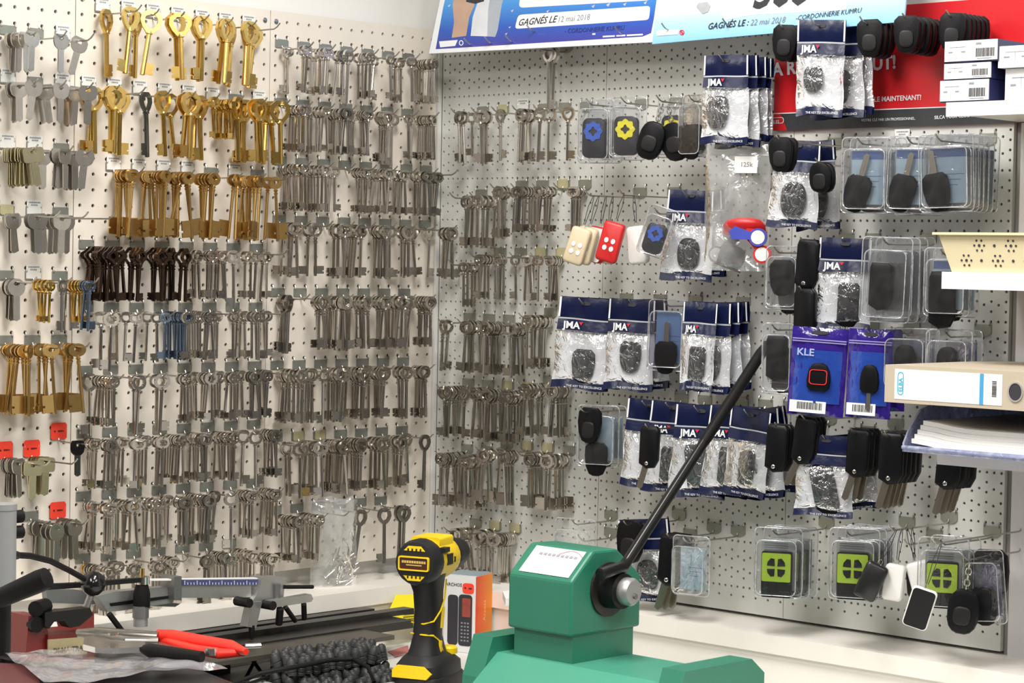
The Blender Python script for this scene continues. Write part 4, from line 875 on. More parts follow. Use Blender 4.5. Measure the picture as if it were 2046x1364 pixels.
# blister packs with blue cards
g = 'blue-card blister packs, first hook under the banner'; l = 'blue-card blister pack on the first hook under the red banner'
bl = lambda lab, grp, w, y0, y1, d, th, tilt, **k: (lambda p: it_blister(p, lab, grp, wpx(w, p, th), Hof(1800, y0, y1, d), th, tilt, **k))
fan(1772, 285, 0.05, [(1732, bl('front '+l, None, 92, 300, 452, 0.09, 0.35, 0.0, kr=0.25, kx=-0.012)), (1748, bl(l, g, 88, 300, 450, 0.07, 0.15, 0.02, kr=0.2)), (1762, bl(l, g, 88, 300, 448, 0.05, 0.05, 0.0))], hk('the first blue-card blisters'), deco='t')
g = 'blue-card blister packs, second hook under the banner'; l = 'blue-card blister pack on the second hook under the red banner'
fan(1858, 283, 0.05, [(1822, bl('front '+l, None, 92, 300, 452, 0.09, 0.35, 0.02, kr=0.2, kx=-0.010)), (1840, bl(l, g, 88, 298, 452, 0.06, 0.1, 0.0))], hk('the second blue-card blisters'))
g = 'blue-card blister packs, third hook under the banner'; l = 'blue-card blister pack on the third hook under the red banner'
fan(1945, 281, 0.05, [(1890+11*k, bl(('front ' if k == 0 else '')+l, None if k == 0 else g, 100-2*k, 297, 448-k, 0.10-0.012*k, 0.32-0.06*k, -0.04+0.012*k, kr=-0.15, kx=-0.012)) for k in range(6)], hk('the third blue-card blisters'))
# alarm fobs in clear packs
M_FBLUE = mat('fob_blue', (0.06, 0.15, 0.62), 0.45); M_FYEL = mat('fob_yellow', (0.88, 0.80, 0.04), 0.45); M_FGRN = mat('fob_green', (0.03, 0.25, 0.10), 0.45)
def it_alarm(p, label, ma, W, H, th, tilt=0.0, group=None):
    t = thing('alarm_fob_pack', label, 'blister pack', TR(p, th, 0, tilt, 1.0, 'R'), group)
    k = ('al', round(W, 3), round(H, 3))
    if k not in BAGM: BAGM[k] = clamshell(W, H, 0.020)
    obj('shell', BAGM[k], t); rim_of(W, H, 0.020, t)
    f = obj('fob', fobloft([(x, z) for x, z in rrect(W*0.66, H*0.62, 0.010, 4)], 0.013).mesh('fob', mat('fob_charcoal', (0.03, 0.03, 0.035), 0.4)), t, LT(0, -0.008, -H*0.52))
    Rr = W*0.25; o_ = [(Rr*(1+0.10*math.cos(8*q))*math.cos(q), Rr*(1+0.10*math.cos(8*q))*math.sin(q)) for q in [k2*math.pi/16 for k2 in range(32)]]
    i_ = [(Rr*(0.40+0.10*math.cos(4*q))*math.cos(q), Rr*(0.40+0.10*math.cos(4*q))*math.sin(q)) for q in [k2*math.pi/16 for k2 in range(32)]]
    obj('button_ring', MB().ring(o_, i_, -0.0085, -0.006).mesh('button_ring', ma), f, LT(0, 0, H*0.10))
    return t
fan(1235, 212, 0.05, [(1192, lambda p: it_alarm(p, 'clear pack with blue-ringed black alarm fob', M_FBLUE, wpx(70, p, 0.4), Hof(1190, 218, 344, 0.09), 0.4)), (1212, lambda p: it_alarm(p, 'clear pack with green-ringed alarm fob behind the blue-ringed one', M_FGRN, wpx(66, p, 0.3), Hof(1190, 218, 342, 0.07), 0.3))], hk('the blue-ringed alarm fob'))
fan(1302, 212, 0.05, [(1256, lambda p: it_alarm(p, 'clear pack with yellow-ringed black alarm fob', M_FYEL, wpx(72, p, 0.4), Hof(1255, 220, 344, 0.09), 0.4))], hk('the yellow-ringed alarm fob'))
def chain(mb, p0, p1, n, r=0.0032):
    for k in range(n):
        c = Vector(p0).lerp(Vector(p1), (k+0.5)/n); ax = k % 2
        mb.tube([(c.x+(r*math.cos(q) if ax else 0), c.y+(0 if ax else r*math.cos(q)), c.z+r*1.3*math.sin(q)) for q in [j*math.pi/4 for j in range(9)]], 0.0006, 4, False)
def it_ringfob(p, label, group, th, tilt, s=1.0, drop=0.03):
    t = thing('ring_fob', label, 'key fob', TR(p, th, 0, tilt, s, 'R'), group)
    mb = MB(); chain(mb, (0, 0, -0.004), (0, 0, -drop), 5); mb.build('chain', M_BSTEEL, t)
    f = obj('body', fobmesh('oval'), t, Matrix.Translation((0, 0, -drop-0.022)) @ Matrix.Diagonal((0.95, 1, 1.0, 1)))
    obj('pad', fobmesh('inset'), t, Matrix.Translation((0, -0.0072, -drop-0.026)) @ Matrix.Diagonal((0.9, 1, 0.8, 1)))
    return t
g = 'chained black fobs in front of the yellow alarm fob'; l = 'black fob on a steel chain beside the yellow alarm fobs'
fan(1372, 208, 0.06, [(1350, lambda p: it_alarm(p, 'clear pack with yellow-ringed fob behind the chained black fobs', M_FYEL, wpx(66, p, 0.3), Hof(1350, 216, 336, 0.06), 0.3)), (1326, lambda p: it_ringfob(p, l, g, 0.45, 0.30, 1.25)), (1334, lambda p: it_ringfob(p, l, g, 0.30, -0.22, 1.25))], hk('the chained black fobs'))
fan(1412, 205, 0.05, [(1390, lambda p: it_blister(p, 'narrow clear pack seen edge-on beside the yellow alarm fob', None, 0.055, 0.098, -0.1, 0.0, card=mat('grey_card', (0.4, 0.4, 0.42), 0.5), head=None, key='shell', blade=False, lines=False))], hk('the edge-on clear pack'))

# remotes on black cords
def it_remote(p, label, ma, th, tilt, drop, group=None, nbtn=4, side=None, W=0.030, H=0.058):
    t = thing('gate_remote', label, 'remote control', TR(p, th, 0, tilt, 1.0, 'R'), group)
    MB().tube([(0, 0, 0.001), (-0.003, 0, -drop*0.4), (-0.001, 0, -drop)], 0.0006, 5).tube([(0.001, 0, 0.001), (0.003, 0, -drop*0.4), (0.001, 0, -drop)], 0.0006, 5).build('cord', M_INK, t)
    obj('clasp', fobmesh('ring'), t, Matrix.Translation((0, 0, -drop-0.003)) @ Matrix.Diagonal((0.35, 0.5, 0.5, 1)))
    b = MB(); b = fobloft(rrect(W, H, 0.006, 4), 0.015, 0.95).build('case', side or ma, t); b.matrix_basis = LT(0, 0, -drop-0.006-H/2)
    if side is not None: MB().prism(rrect(W*0.9, H*0.94, 0.005, 3), -0.0079, -0.0073).build('face_plate', ma, b)
    if nbtn:
        for q in range(nbtn):
            me = FM.setdefault('rb', MB().loft([[(x, 0, z) for x, z in ell(0.0078, 0.009, 12)], [(x, -0.001, z) for x, z in ell(0.0070, 0.008, 12)]]).mesh('button', M_WHITE))
            obj('button', me, b, LT(-0.0058+0.0116*(q % 2), -0.0079, 0.002-0.0125*(q//2)))
    return t
M_CREAM = mat('cream_plastic', (0.66, 0.56, 0.38), 0.45); M_RED = mat('red_plastic', (0.55, 0.015, 0.015), 0.4); M_WPL = mat('white_case', (0.80, 0.79, 0.76), 0.4)
g = 'cream remotes'; l = 'cream gate remote with four buttons on a black cord'
fan(1236, 386, 0.06, [(1186, lambda p: it_remote(p, l, M_CREAM, 0.5, 0.30, 0.050, g, W=0.034, H=0.062)), (1196, lambda p: it_remote(p, l, M_CREAM, 0.45, 0.26, 0.048, g, W=0.034, H=0.062)), (1211, lambda p: it_remote(p, 'white gate remote with red rim beside the cream ones', M_WPL, 0.2, 0.20, 0.046, None, 0, M_RED, 0.032, 0.060)), (1224, lambda p: it_remote(p, 'cream gate remote between the white and the red ones', M_CREAM, 0.3, 0.12, 0.044, None, 0, None, 0.034, 0.062))], hk('the cream gate remotes'))
fan(1304, 384, 0.06, [(1246, lambda p: it_remote(p, 'red gate remote with four white buttons', M_RED, 0.45, 0.26, 0.040, None, 4, None, 0.036, 0.066)), (1266, lambda p: it_remote(p, 'white gate remote behind the red one', M_WPL, 0.2, -0.12, 0.044, None, 0, None, 0.034, 0.062))], hk('the red gate remote'))
fan(1375, 436, 0.06, [(1326, lambda p: it_alarm(p, 'blue-ringed black fob half behind the navy-topped bag', M_FBLUE, 0.050, 0.080, 0.5, 0.3))], hk('the half-hidden blue fob'))

# clear zip bag of red and blue tags
def it_zip(p, label, W, H, th, tilt):
    t = thing('zip_bag', label, 'bag', TR(p, th, 0, tilt, 1, 'R'))
    MB().grid(bagbody(31, W, 0.006, -H, 0.003, -0.016), 18, 24).grid(bagbody(37, W, 0.006, -H, 0.003, 0.010), 12, 16).build('film', M_ZIPFILM, t)
    MB().box(-W/2, W/2, -0.0010, 0.0010, -0.012, -0.010).build('zip_seal', mat('zip_white', (0.7, 0.7, 0.7), 0.4), t, False)
    c = MB().box(-0.002, 0.034, -0.019, -0.0186, -0.040, -0.014).build('label_card', M_TAG, t, False)
    text('125k', 0.010, M_INKG, c, LT(0.007, -0.0194, -0.030), bold=0.02)
    return t
ZP = {}
def zb(p): ZP['p'] = p.copy(); return it_zip(p, 'large clear zip bag labelled 125k holding coloured key tags', wpx(124, p, 0.45), Hof(1475, 312, 556, 0.07), 0.45, 0.0)
fan(1530, 306, 0.03, [(1476, zb)], hk('the clear zip bag'))
zp = ZP['p']
def in_zip(name, label, cat, px, py, th, tilt, s, dd=0.0):
    d = XR-zp.x+dd; return thing(name, label, cat, TR(onR(px, py, d), th, 0, tilt, s, 'R'))
def disc_tag(t, ma, body=True, face=M_WPL):
    MB().loft([[(x, y, z) for x, z in o_] for o_, y in ((ell(0.030, 0.030, 18), 0.003), (ell(0.030, 0.030, 18), -0.003))]).build('rim', ma, t)
    MB().lathe([(0.0115, 0), (0.0115, 0.0008)], 16).build('face', face, t).matrix_basis = Matrix.Translation((0, -0.003, 0)) @ Matrix.Rotation(R(90), 4, 'X')
    MB().prism([(-0.006, 0.012), (0.006, 0.012), (0.011, 0.042), (0, 0.050), (-0.011, 0.042)], -0.0025, 0.0025).build('handle', ma, t)
t = in_zip('plastic_dome', 'red plastic dome in the clear zip bag', 'dome', 1487, 452, 0.45, 0.0, 1.0)
MB().lathe([(0.034, -0.010), (0.034, 0.002), (0.028, 0.010), (0.015, 0.014), (0.001, 0.015)], 24).build('shell', M_RED, t).matrix_basis = Matrix.Rotation(R(35), 4, 'X') @ Matrix.Diagonal((1, 0.32, 1, 1))
MB().lathe([(0.036, -0.012), (0.036, -0.009)], 24).build('rim', M_RED, t).matrix_basis = Matrix.Rotation(R(35), 4, 'X') @ Matrix.Diagonal((1, 0.32, 1, 1))
t = in_zip('key_tag', 'red contactless key tag with white face in the zip bag', 'key tag', 1523, 508, 0.45, -0.55, 0.95, 0.004); disc_tag(t, M_RED)
t = in_zip('key_tag', 'blue contactless key tag with white face in the zip bag', 'key tag', 1515, 474, 0.45, -1.4, 0.95, 0.011); disc_tag(t, mat('tag_blue', (0.05, 0.07, 0.42), 0.4))
t = in_zip('key_tag', 'dark grey round key tag in the zip bag', 'key tag', 1432, 508, 0.45, 0.9, 0.9, 0.004); disc_tag(t, mat('tag_grey', (0.05, 0.05, 0.05), 0.45))
t = in_zip('plastic_cup', 'grey translucent cup at the bottom of the zip bag', 'cup', 1462, 512, 0.45, 0.35, 1.0, 0.0)
MB().lathe([(0.020, -0.018), (0.022, 0.0), (0.018, 0.014), (0.010, 0.018)], 20).build('cup', mat('cap_grey', (0.09, 0.09, 0.09), 0.3), t).matrix_basis = Matrix.Diagonal((1, 0.45, 1, 1))
MB().lathe([(0.0225, -0.020), (0.0225, -0.018)], 20).build('rim', mat('cap_grey', (0.09, 0.09, 0.09), 0.3), t).matrix_basis = Matrix.Diagonal((1, 0.45, 1, 1))

# bare black key shells on hooks
def shells(px, py, d, x0, x1, n, label, group, hl, th=0.35, s=1.25, kind='shell', tilt=0.0):
    its = []
    for k in range(n):
        x = x0+(x1-x0)*(k/(n-1) if n > 1 else 0)
        its.append((x, (lambda k_: (lambda p: it_fob(p, ('front ' if k_ == 0 and n > 1 else '')+label, None if k_ == 0 else group, th-0.06*k_, tilt+random.uniform(-0.06, 0.06), s, kind)))(k)))
    fan(px, py, d, its, hl)
shells(1608, 58, 0.05, 1570, 1582, 2, 'black key shell left of the bag over the red banner', 'shells left of the banner bag', hk('shells left of the banner bag'), 0.4, 1.0)
shells(1775, 50, 0.05, 1738, 1768, 4, 'black key shell on the first hook over the red banner text', 'shells on the first banner hook', hk('shells, first hook over the banner text'), 0.4, 1.0)
shells(1868, 50, 0.05, 1812, 1858, 5, 'black key shell on the second hook over the red banner text', 'shells on the second banner hook', hk('shells, second hook over the banner text'), 0.4, 0.98)
shells(1955, 40, 0.05, 1905, 1952, 6, 'black key shell behind the white boxes over the red banner', 'shells behind the white boxes', hk('shells behind the white boxes'), 0.4, 0.98)
shells(1590, 292, 0.09, 1560, 1572, 2, 'left one of the paired black key shells below the red banner', 'left of the paired shells', hk('left paired shells'), 0.35, 0.92)
shells(1668, 288, 0.09, 1638, 1648, 2, 'right one of the paired black key shells below the red banner', 'right of the paired shells', hk('right paired shells'), 0.35, 0.92, 'oval', -0.05)
fan(1650, 478, 0.06, [(1618, lambda p: it_flip(p, 'black three-button key shell half behind the bag above the purple bags', None, 0.3, 0.06, 1.25, False))], hk('the three-button key shell'))
fan(1645, 575, 0.05, [(1610, lambda p: it_flip(p, 'lower black key shell left of the bag above the purple bags', None, 0.2, 0.0, 1.2, False))], hk('the lower black key shell'))

# more clear packs round the purple bags
g = 'narrow packs left of the bag above the purple bags'; l = 'narrow clear pack of black shells left of the bag above the purple ones'
fan(1606, 500, 0.05, [(1566, bl(l, g, 66, 505, 636, 0.09, 0.4, 0.0, card=None, key='shell', blade=False, up=True)), (1584, bl(l, g, 62, 505, 640, 0.06, 0.0, 0.0, key='shell', blade=False))], hk('the narrow clear packs'))
g = 'clear shell packs beside the cream basket'; l = 'clear pack with dark jagged key shell, in the stack beside the cream basket'
fan(1820, 480, 0.05, [(1774+14*k, bl(('front ' if k == 0 else '')+l, None if k == 0 else g, 94, 488-2*k, 658-3*k, 0.10-0.012*k, 0.40-0.08*k, 0.03-0.02*k, card=None if k < 2 else mat('grey_card', (0.4, 0.4, 0.42), 0.5), head=None, key='flip', ks=1.15, kx=-0.006, kz=0.020, blade=False, lines=False)) for k in range(4)], hk('the clear shell packs beside the basket'))
g = 'packs below the cream basket'; l = 'clear blue-card pack with black fob half hidden below the cream basket'
fan(1936, 506, 0.05, [(1893, bl(l, g, 84, 515, 648, 0.09, 0.35, 0.0, key='flip', ks=1.35, kx=-0.004, blade=False, head=M_CARDH)), (1912, bl(l, g, 80, 515, 648, 0.06, 0.1, 0.0, key='flip', blade=False))], hk('the packs below the basket'))
g = 'clear packs at the lever tip'; l = 'clear pack with two black key shells at the tip of the lever'
fan(1590, 660, 0.06, [(1556, bl(l, g, 62, 668, 815, 0.11, 0.40, 0.0, card=None, key='flip', ks=1.15, blade=False, up=True)), (1572, bl(l, g, 60, 690, 818, 0.08, 0.2, 0.03, card=None, key='flip', ks=1.15, blade=False))], hk('the clear packs at the lever tip'))
g = 'packs behind the box file'; l = 'clear pack with blue key half hidden behind the box file'
for (x, y) in ((1850, 672), (1935, 676)):
    fan(x, y, 0.05, [(x-38, bl(l, g, 84, 690, 812, 0.09, 0.3, 0.0, card=None, key='oval', blade=False, up=True, ks=0.9)), (x-18, bl(l, g, 80, 692, 815, 0.06, 0.1, 0.0, card=mat('card_blue2', (0.10, 0.14, 0.42), 0.5), head=None, key='shell', blade=False))], f'zinc hook behind the box file, {"nearer" if x < 1900 else "farther from"} the purple bags')
g = 'blue packs left of the lever'; l = 'sky-blue card pack with black shells left of the loose flip key'
fan(1236, 812, 0.05, [(1196, bl(l, g, 82, 822, 958, 0.09, 0.4, 0.0, card=M_CARD, head=None, key='shell', blade=False, kz=-0.012, lines=False)), (1216, bl(l, g, 70, 826, 956, 0.07, 0.1, 0.0, card=M_CARD, head=None, key='flip', blade=False, lines=False)), (1180, lambda p: it_fob(p, 'black key shell lying over the sky-blue card pack', None, 0.3, 0.04, 1.05))], hk('the sky-blue card packs'))

# flip keys with blades
def flips(px, py, d, x0, x1, n, label, group, hl, th=0.4, s=1.2, blade=True, swing=0.14, tilt=0.05):
    its = []
    for k in range(n):
        x = x0+(x1-x0)*(k/(n-1) if n > 1 else 0)
        its.append((x, (lambda k_: (lambda p: it_flip(p, ('front ' if k_ == 0 and n > 1 else '')+label, None if k_ == 0 else group, th-0.07*k_, tilt+random.uniform(-0.03, 0.03), s, blade, swing+random.uniform(-0.05, 0.12))))(k)))
    fan(px, py, d, its, hl)
shells_ = None
flips(1340, 826, 0.11, 1300, 1300, 1, 'loose black flip key with coppery blade over a navy-topped bag', None, hk('the loose flip key'), 0.4, 1.1, True, 0.25)
flips(1592, 858, 0.07, 1556, 1566, 2, 'black flip key without visible blade under the purple bag', 'bladeless flip keys under the purple bag', hk('the bladeless flip keys'), 0.35, 1.2, False)
flips(1650, 858, 0.07, 1614, 1630, 3, 'black flip key with blade under the red-trimmed purple bag', 'flip keys under the red-trimmed purple bag', hk('flip keys under the red-trimmed purple bag'), 0.4, 1.2, True, 0.2, 0.10)
flips(1758, 864, 0.06, 1718, 1738, 3, 'black flip key with blade under the purple bag beside the box file', 'flip keys under the box-file purple bag', hk('flip keys under the box-file purple bag'), 0.4, 1.2, True)
flips(1838, 870, 0.06, 1784, 1820, 5, 'black flip key with blade just left of the letter tray', 'flip keys left of the letter tray', hk('flip keys left of the letter tray'), 0.4, 1.25, True)
flips(1944, 878, 0.06, 1902, 1930, 4, 'black flip key with blade hanging below the letter tray', 'flip keys below the letter tray', hk('flip keys below the letter tray'), 0.4, 1.25, True)
flips(1388, 1068, 0.06, 1344, 1364, 3, 'black flip key beside the green machine', 'flip keys beside the green machine', hk('flip keys beside the green machine'), 0.4, 1.35, True, 0.1, 0.08)
fan(1410, 1068, 0.03, [(1382, bl('sky-blue card pack behind the flip keys by the green machine', None, 70, 1076, 1200, 0.03, 0.2, 0.0, head=None, key=None))], hk('the sky-blue pack by the green machine'))

# remotes with yellow-green faces in clear packs
M_LIME = mat('lime_plastic', (0.50, 0.72, 0.04), 0.45)
def petal(sx, sz): 
    pts = [(0.0015, 0.0015), (0.0105, 0.002), (0.0098, 0.0062), (0.0062, 0.0105), (0.002, 0.0098)]
    return [(sx*x, sz*z) for x, z in pts]
def it_lime(p, label, group, W, H, th, tilt):
    t = thing('lime_remote_pack', label, 'blister pack', TR(p, th, 0, tilt, 1.0, 'R'), group)
    k = ('lm', round(W, 3), round(H, 3))
    if k not in BAGM: BAGM[k] = clamshell(W, H, 0.020)
    obj('shell', BAGM[k], t); rim_of(W, H, 0.020, t)
    c = MB().box(-W*0.36, W*0.36, 0.001, 0.0016, -H*0.80, -H*0.08).build('card', M_TAG, t, False)
    mb = MB()
    for q in range(4): mb.box(-W*0.30, W*0.2, 0.0006, 0.0009, -H*0.12-0.0035*q-0.0012, -H*0.12-0.0035*q)
    mb.build('lettering', M_INKG, c, False)
    w_, h_ = W*0.62, H*0.66
    r_ = MB().loft([[(x, y, z) for x, z in rrect(w_, h_, 0.003, 3)] for y in (0.006, -0.006)]).build('remote', M_BLACK, t); r_.matrix_basis = LT(0, -0.008, -H*0.56)
    f = MB().prism(rrect(w_*0.97, h_*0.62, 0.002, 2, 0, h_*0.155), -0.0075, -0.0062).build('lime_face', M_LIME, r_, False)
    for sx in (1, -1):
        for sz in (1, -1):
            obj('button', MB().prism([(x*w_/0.034, z*w_/0.034) for x, z in petal(sx, sz)], -0.0084, -0.0075).mesh('button', M_BLACK), f, LT(0, 0, h_*0.155))
    return t
def lime(px, py, d, x0, x1, n, y0, y1, lab, grp, hl, w):
    fan(px, py, d, [(x0+(x1-x0)*k/max(1, n-1), (lambda k_: (lambda p: it_lime(p, ('front ' if k_ == 0 else '')+lab, None if k_ == 0 else grp, wpx(w, p, 0.4), Hof(px, y0, y1, d), 0.45-0.10*k_, 0.0)))(k)) for k in range(n)], hl)
lime(1600, 1068, 0.07, 1556, 1590, 3, 1075, 1212, 'clear pack with lime remote, hook nearest the green machine', 'lime remotes nearest the green machine', hk('lime remotes nearest the green machine'), 90)
lime(1760, 1058, 0.07, 1708, 1752, 4, 1062, 1202, 'clear pack with lime remote beside the black and white remotes', 'lime remotes beside the corded remotes', hk('lime remotes beside the corded remotes'), 94)
lime(1930, 1090, 0.07, 1886, 1910, 2, 1092, 1230, 'clear pack with lime remote behind the white-edged remote', 'lime remotes behind the white-edged remote', hk('lime remotes behind the white-edged remote'), 94)
M_BLK2 = mat('black_case', (0.014, 0.014, 0.015), 0.3)
fan(1832, 1062, 0.09, [(1790, lambda p: it_remote(p, 'black gate remote on a cord beside the lime remotes', M_BLK2, 0.5, 0.42, 0.050, None, 0, None, 0.034, 0.056)), (1802, lambda p: it_remote(p, 'white gate remote leaning left on its cord', M_WPL, 0.4, 0.12, 0.046, None, 0, None, 0.030, 0.054)), (1812, lambda p: it_remote(p, 'white gate remote leaning right beside the black one', M_WPL, 0.5, -0.30, 0.044, None, 0, None, 0.034, 0.056)), (1822, lambda p: it_remote(p, 'small black gate remote behind the white ones', M_BLK2, 0.3, -0.10, 0.048, None, 0, None, 0.026, 0.048))], hk('the black and white remotes'))
fan(1938, 1070, 0.10, [(1880, lambda p: it_remote(p, 'black remote with white edge in front of the lime remote', M_BLK2, 0.5, 0.28, 0.062, None, 0, M_WPL, 0.036, 0.058))], hk('the white-edged remote'))
fan(1985, 1080, 0.08, [(1938, lambda p: it_ringfob(p, 'black fob on a chain by the end of the grey pegboard', None, 0.4, 0.1, 1.3, 0.036)), (1966, lambda p: it_blister(p, 'violet-tinted clear pack at the end of the grey pegboard', None, 0.060, 0.105, 0.1, -0.1, card=mat('violet_card', (0.10, 0.08, 0.25), 0.5), head=None, key='shell', blade=False, lines=False)), (1978, lambda p: it_fob(p, 'black key shell at the end of the grey pegboard', None, 0.2, -0.05, 1.4))], hk('the chained fob at the board end'))
# bare hooks
fan(1176, 1046, 0.05, [(1150, lambda p: it_blister(p, 'empty clear pack hanging just above the green machine', None, 0.075, 0.11, 0.3, 0.0, card=None, key=None))], hk('the empty clear pack above the green machine'))
for n_, (x, y) in enumerate(((1222, 1048), (1376, 1060), (1845, 1052))):
    b_ = right_base(x, y); hook('R', b_, 0.07, ['bare zinc hook on the grey board above the green machine', 'bare zinc hook above the flip keys by the green machine', 'bare zinc hook above the black and white remotes'][n_], None)
for n_, (x, y) in enumerate(((940, 96), (980, 95), (1020, 93), (1060, 91), (1250, 78), (1350, 68), (1450, 62))):
    p = onR(x, y, 0.0); b_ = right_base(x+62, y-8); hook('R', b_, 0.10, f'{ORD[n_].replace("top","first")} hook from the corner holding up the prize posters', None)
# ------------------------------------------------------------------ shelves of the next bay and what stands on them
M_SHELF = mat('shelf_white', (0.72, 0.71, 0.73), 0.45)
A0 = AEND+0.012
def shelf(px, pytop, pybot, d, label):
    z1 = onR(px, pytop, d).z; z0 = onR(px, pybot, d).z
    t = thing('wall_shelf', label, 'shelf', Matrix.Translation((XR-d, -A0, z0)))
    MB().box(0, d-0.006, -0.42, 0, 0, z1-z0).build('board', M_SHELF, t, False)
    MB().box(-0.004, 0.0, -0.42, 0, -0.004, z1-z0+0.001).build('front_lip', M_SHELF, t, False)
    MB().box(0.02, d-0.006, -0.403, -0.400, -0.05, 0).build('bracket', M_POSTW, t, False)
    return z0, z1
SD = 0.20
s1b, s1t = shelf(1885, 207, 228, SD, 'white shelf above the basket carrying flat white key boxes')
s2b, s2t = shelf(1885, 544, 571, SD, 'white shelf carrying the cream perforated basket')
s3b, s3t = shelf(1885, 897, 922, SD, 'white shelf carrying the letter tray and box file')
def rect_at(px0, py0, px1, py1, d): 
    p = onR(px0, py0, d); q = onR(px1, py1, d); return -p.y, -q.y, p.z, q.z
M_BOXN = mat('box_navy', (0.015, 0.02, 0.09), 0.4)
def barcode(t, x0, x1, z0, z1, y):
    mb = MB(); x = x0
    while x < x1:
        wd = random.choice((0.0006, 0.001, 0.0014)); mb.box(x, x+wd, y-0.0003, y, z0, z1); x += wd+random.choice((0.0006, 0.0009))
    mb.build('barcode', M_INK, t, False)
def flatbox(label, a0, a1, z0, z1, d, dep, code=True, group=None, navy=True, lines=True):
    W = a1-a0; H = z1-z0
    t = thing('key_box', label, 'box', TR((XR-d, -a0, z0), 0, wall='R'), group)
    MB().box(0, W, 0.002, dep, 0, H).build('carton', M_BOXN if navy else M_PAPER, t, False)
    f = MB().box(0.0006, W-0.0006, 0, 0.0019, H*0.06 if navy else 0, H).build('end_label', M_PAPER, t, False)
    if code: barcode(f, W*0.60, W*0.93, H*0.22, H*0.62, -0.0001)
    if lines:
        mb = MB(); mb.box(W*0.60, W*0.70, -0.0003, -0.0001, H*0.78, H*0.88).box(W*0.62, W*0.90, -0.0003, -0.0001, H*0.12, H*0.16)
        mb.box(W*0.23, W*0.235, -0.0003, -0.0001, H*0.15, H*0.75).box(W*0.10, W*0.40, -0.0003, -0.0001, H*0.70, H*0.73).box(W*0.08, W*0.16, -0.0003, -0.0001, H*0.45, H*0.52).box(W*0.32, W*0.4, -0.0003, -0.0001, H*0.45, H*0.52)
        mb.build('lettering', M_INKG, f, False)
    return t
DB = 0.205
a0, a1, _, _ = rect_at(1877, 200, 1975, 200, DB)
zz = [(onR(1900, y, DB).z) for y in (196, 161, 160, 127, 124, 83)]
flatbox('lowest white barcoded box of the stack of three on the upper shelf', a0, a1, s1t+0.001, zz[1], DB, 0.17)
flatbox('middle white barcoded box of the stack of three on the upper shelf', a0+0.004, a1+0.001, zz[1]+0.001, zz[3], DB-0.003, 0.17)
flatbox('topmost white barcoded box of the stack of three on the upper shelf', a0+0.006, a1+0.012, zz[3]+0.001, zz[5], DB, 0.17)
b0 = a1+0.016
zq = onR(2010, 138, 0.19).z
flatbox('square white printed box beside the stack of three', b0, b0+0.11, s1t+0.001, zq, 0.19, 0.17, False, None, False)
flatbox('white box lying on top of the square printed box', b0-0.006, b0+0.11, zq+0.001, onR(2010, 92, 0.2).z, 0.20, 0.17, False, None, False)
# cream basket
M_BASK = mat('basket_cream', (0.70, 0.62, 0.40), 0.45)
a0, a1, zt_, zb_ = rect_at(1872, 466, 1900, 541, 0.205)
t = thing('plastic_basket', 'cream plastic basket with flower-pattern holes on the middle shelf', 'basket', TR((XR-0.205, -a0, s2t), 0, wall='R'))
Hb = zt_-s2t; Lb = 0.26; Db = 0.17; ins = 0.020
def loopb(x0, x1, y0, y1, z): return [(x0, y0, z), (x1, y0, z), (x1, y1, z), (x0, y1, z)]
MB().loft([loopb(ins, Lb-ins, 0.010, Db-0.012, 0.0), loopb(0.002, Lb-0.002, 0.0, Db, Hb), loopb(0.0045, Lb-0.0045, 0.0025, Db-0.0025, Hb), loopb(ins+0.002, Lb-ins-0.002, 0.0125, Db-0.0145, 0.003)]).build('tub', M_BASK, t, False)
MB().ring([(-0.004, -0.006), (Lb+0.004, -0.006), (Lb+0.004, Db+0.006), (-0.004, Db+0.006)], [(0.003, 0.001), (Lb-0.003, 0.001), (Lb-0.003, Db-0.001), (0.003, Db-0.001)], -Hb-0.0015, -Hb+0.002).build('rim', M_BASK, t, False).matrix_basis = Matrix.Rotation(R(-90), 4, 'X')
mb = MB(); slope = math.atan2(0.010, Hb)
def bh(x, z, r_):
    y = 0.010*(1-z/Hb)-0.0004; mb.prism(ell(r_*2, r_*2, 9, x, z), y-0.0002, y+0.0008)
for cx in (0.045, 0.095, 0.145, 0.195, 0.240):
    for cz in (Hb*0.32, Hb*0.70):
        xx = cx+(0.022 if cz > Hb*0.5 else 0)
        bh(xx, cz, 0.0021)
        for q in range(6): bh(xx+0.0078*math.cos(q*1.047), cz+0.0078*math.sin(q*1.047), 0.0016)
        bh(xx+0.024, cz, 0.0021)
mb.build('perforation', M_INK, t, False)
# letter tray, papers and box file
M_TRAY = clear('tray_lilac', tint=(0.62, 0.66, 0.85), base=0.10, k=0.5, rough=0.2, haze=0.55, hazec=(0.46, 0.50, 0.68), bump=0.0)
TD = 0.285
a0 = -onR(1803, 893, TD).y; zb_ = s3t; zf = onR(1775, 803, 0.30).z
t = thing('letter_tray', 'lilac letter tray under the box file with papers inside', 'letter tray', TR((XR-TD, -a0, zb_), 0, wall='R'))
Ht = zf-zb_-0.001
MB().box(0, 0.26, 0, 0.27, 0, 0.003).build('bottom', M_TRAY, t, False)
side = [(0.0, 0.0), (0.0, 0.012), (0.012, Ht*0.45), (0.04, Ht*0.85), (0.08, Ht), (0.27, Ht), (0.27, 0)]
for x in (0.0, 0.257): MB().extr([(x, y, z) for y, z in side], (0.003, 0, 0)).build('side', M_TRAY, t)
MB().box(0.003, 0.257, 0.267, 0.27, 0.003, Ht).build('back', M_TRAY, t, False)
MB().tube([(0.0, 0.0, 0.006), (0.26, 0.0, 0.006)], 0.003, 8).build('front_lip', M_TRAY, t)
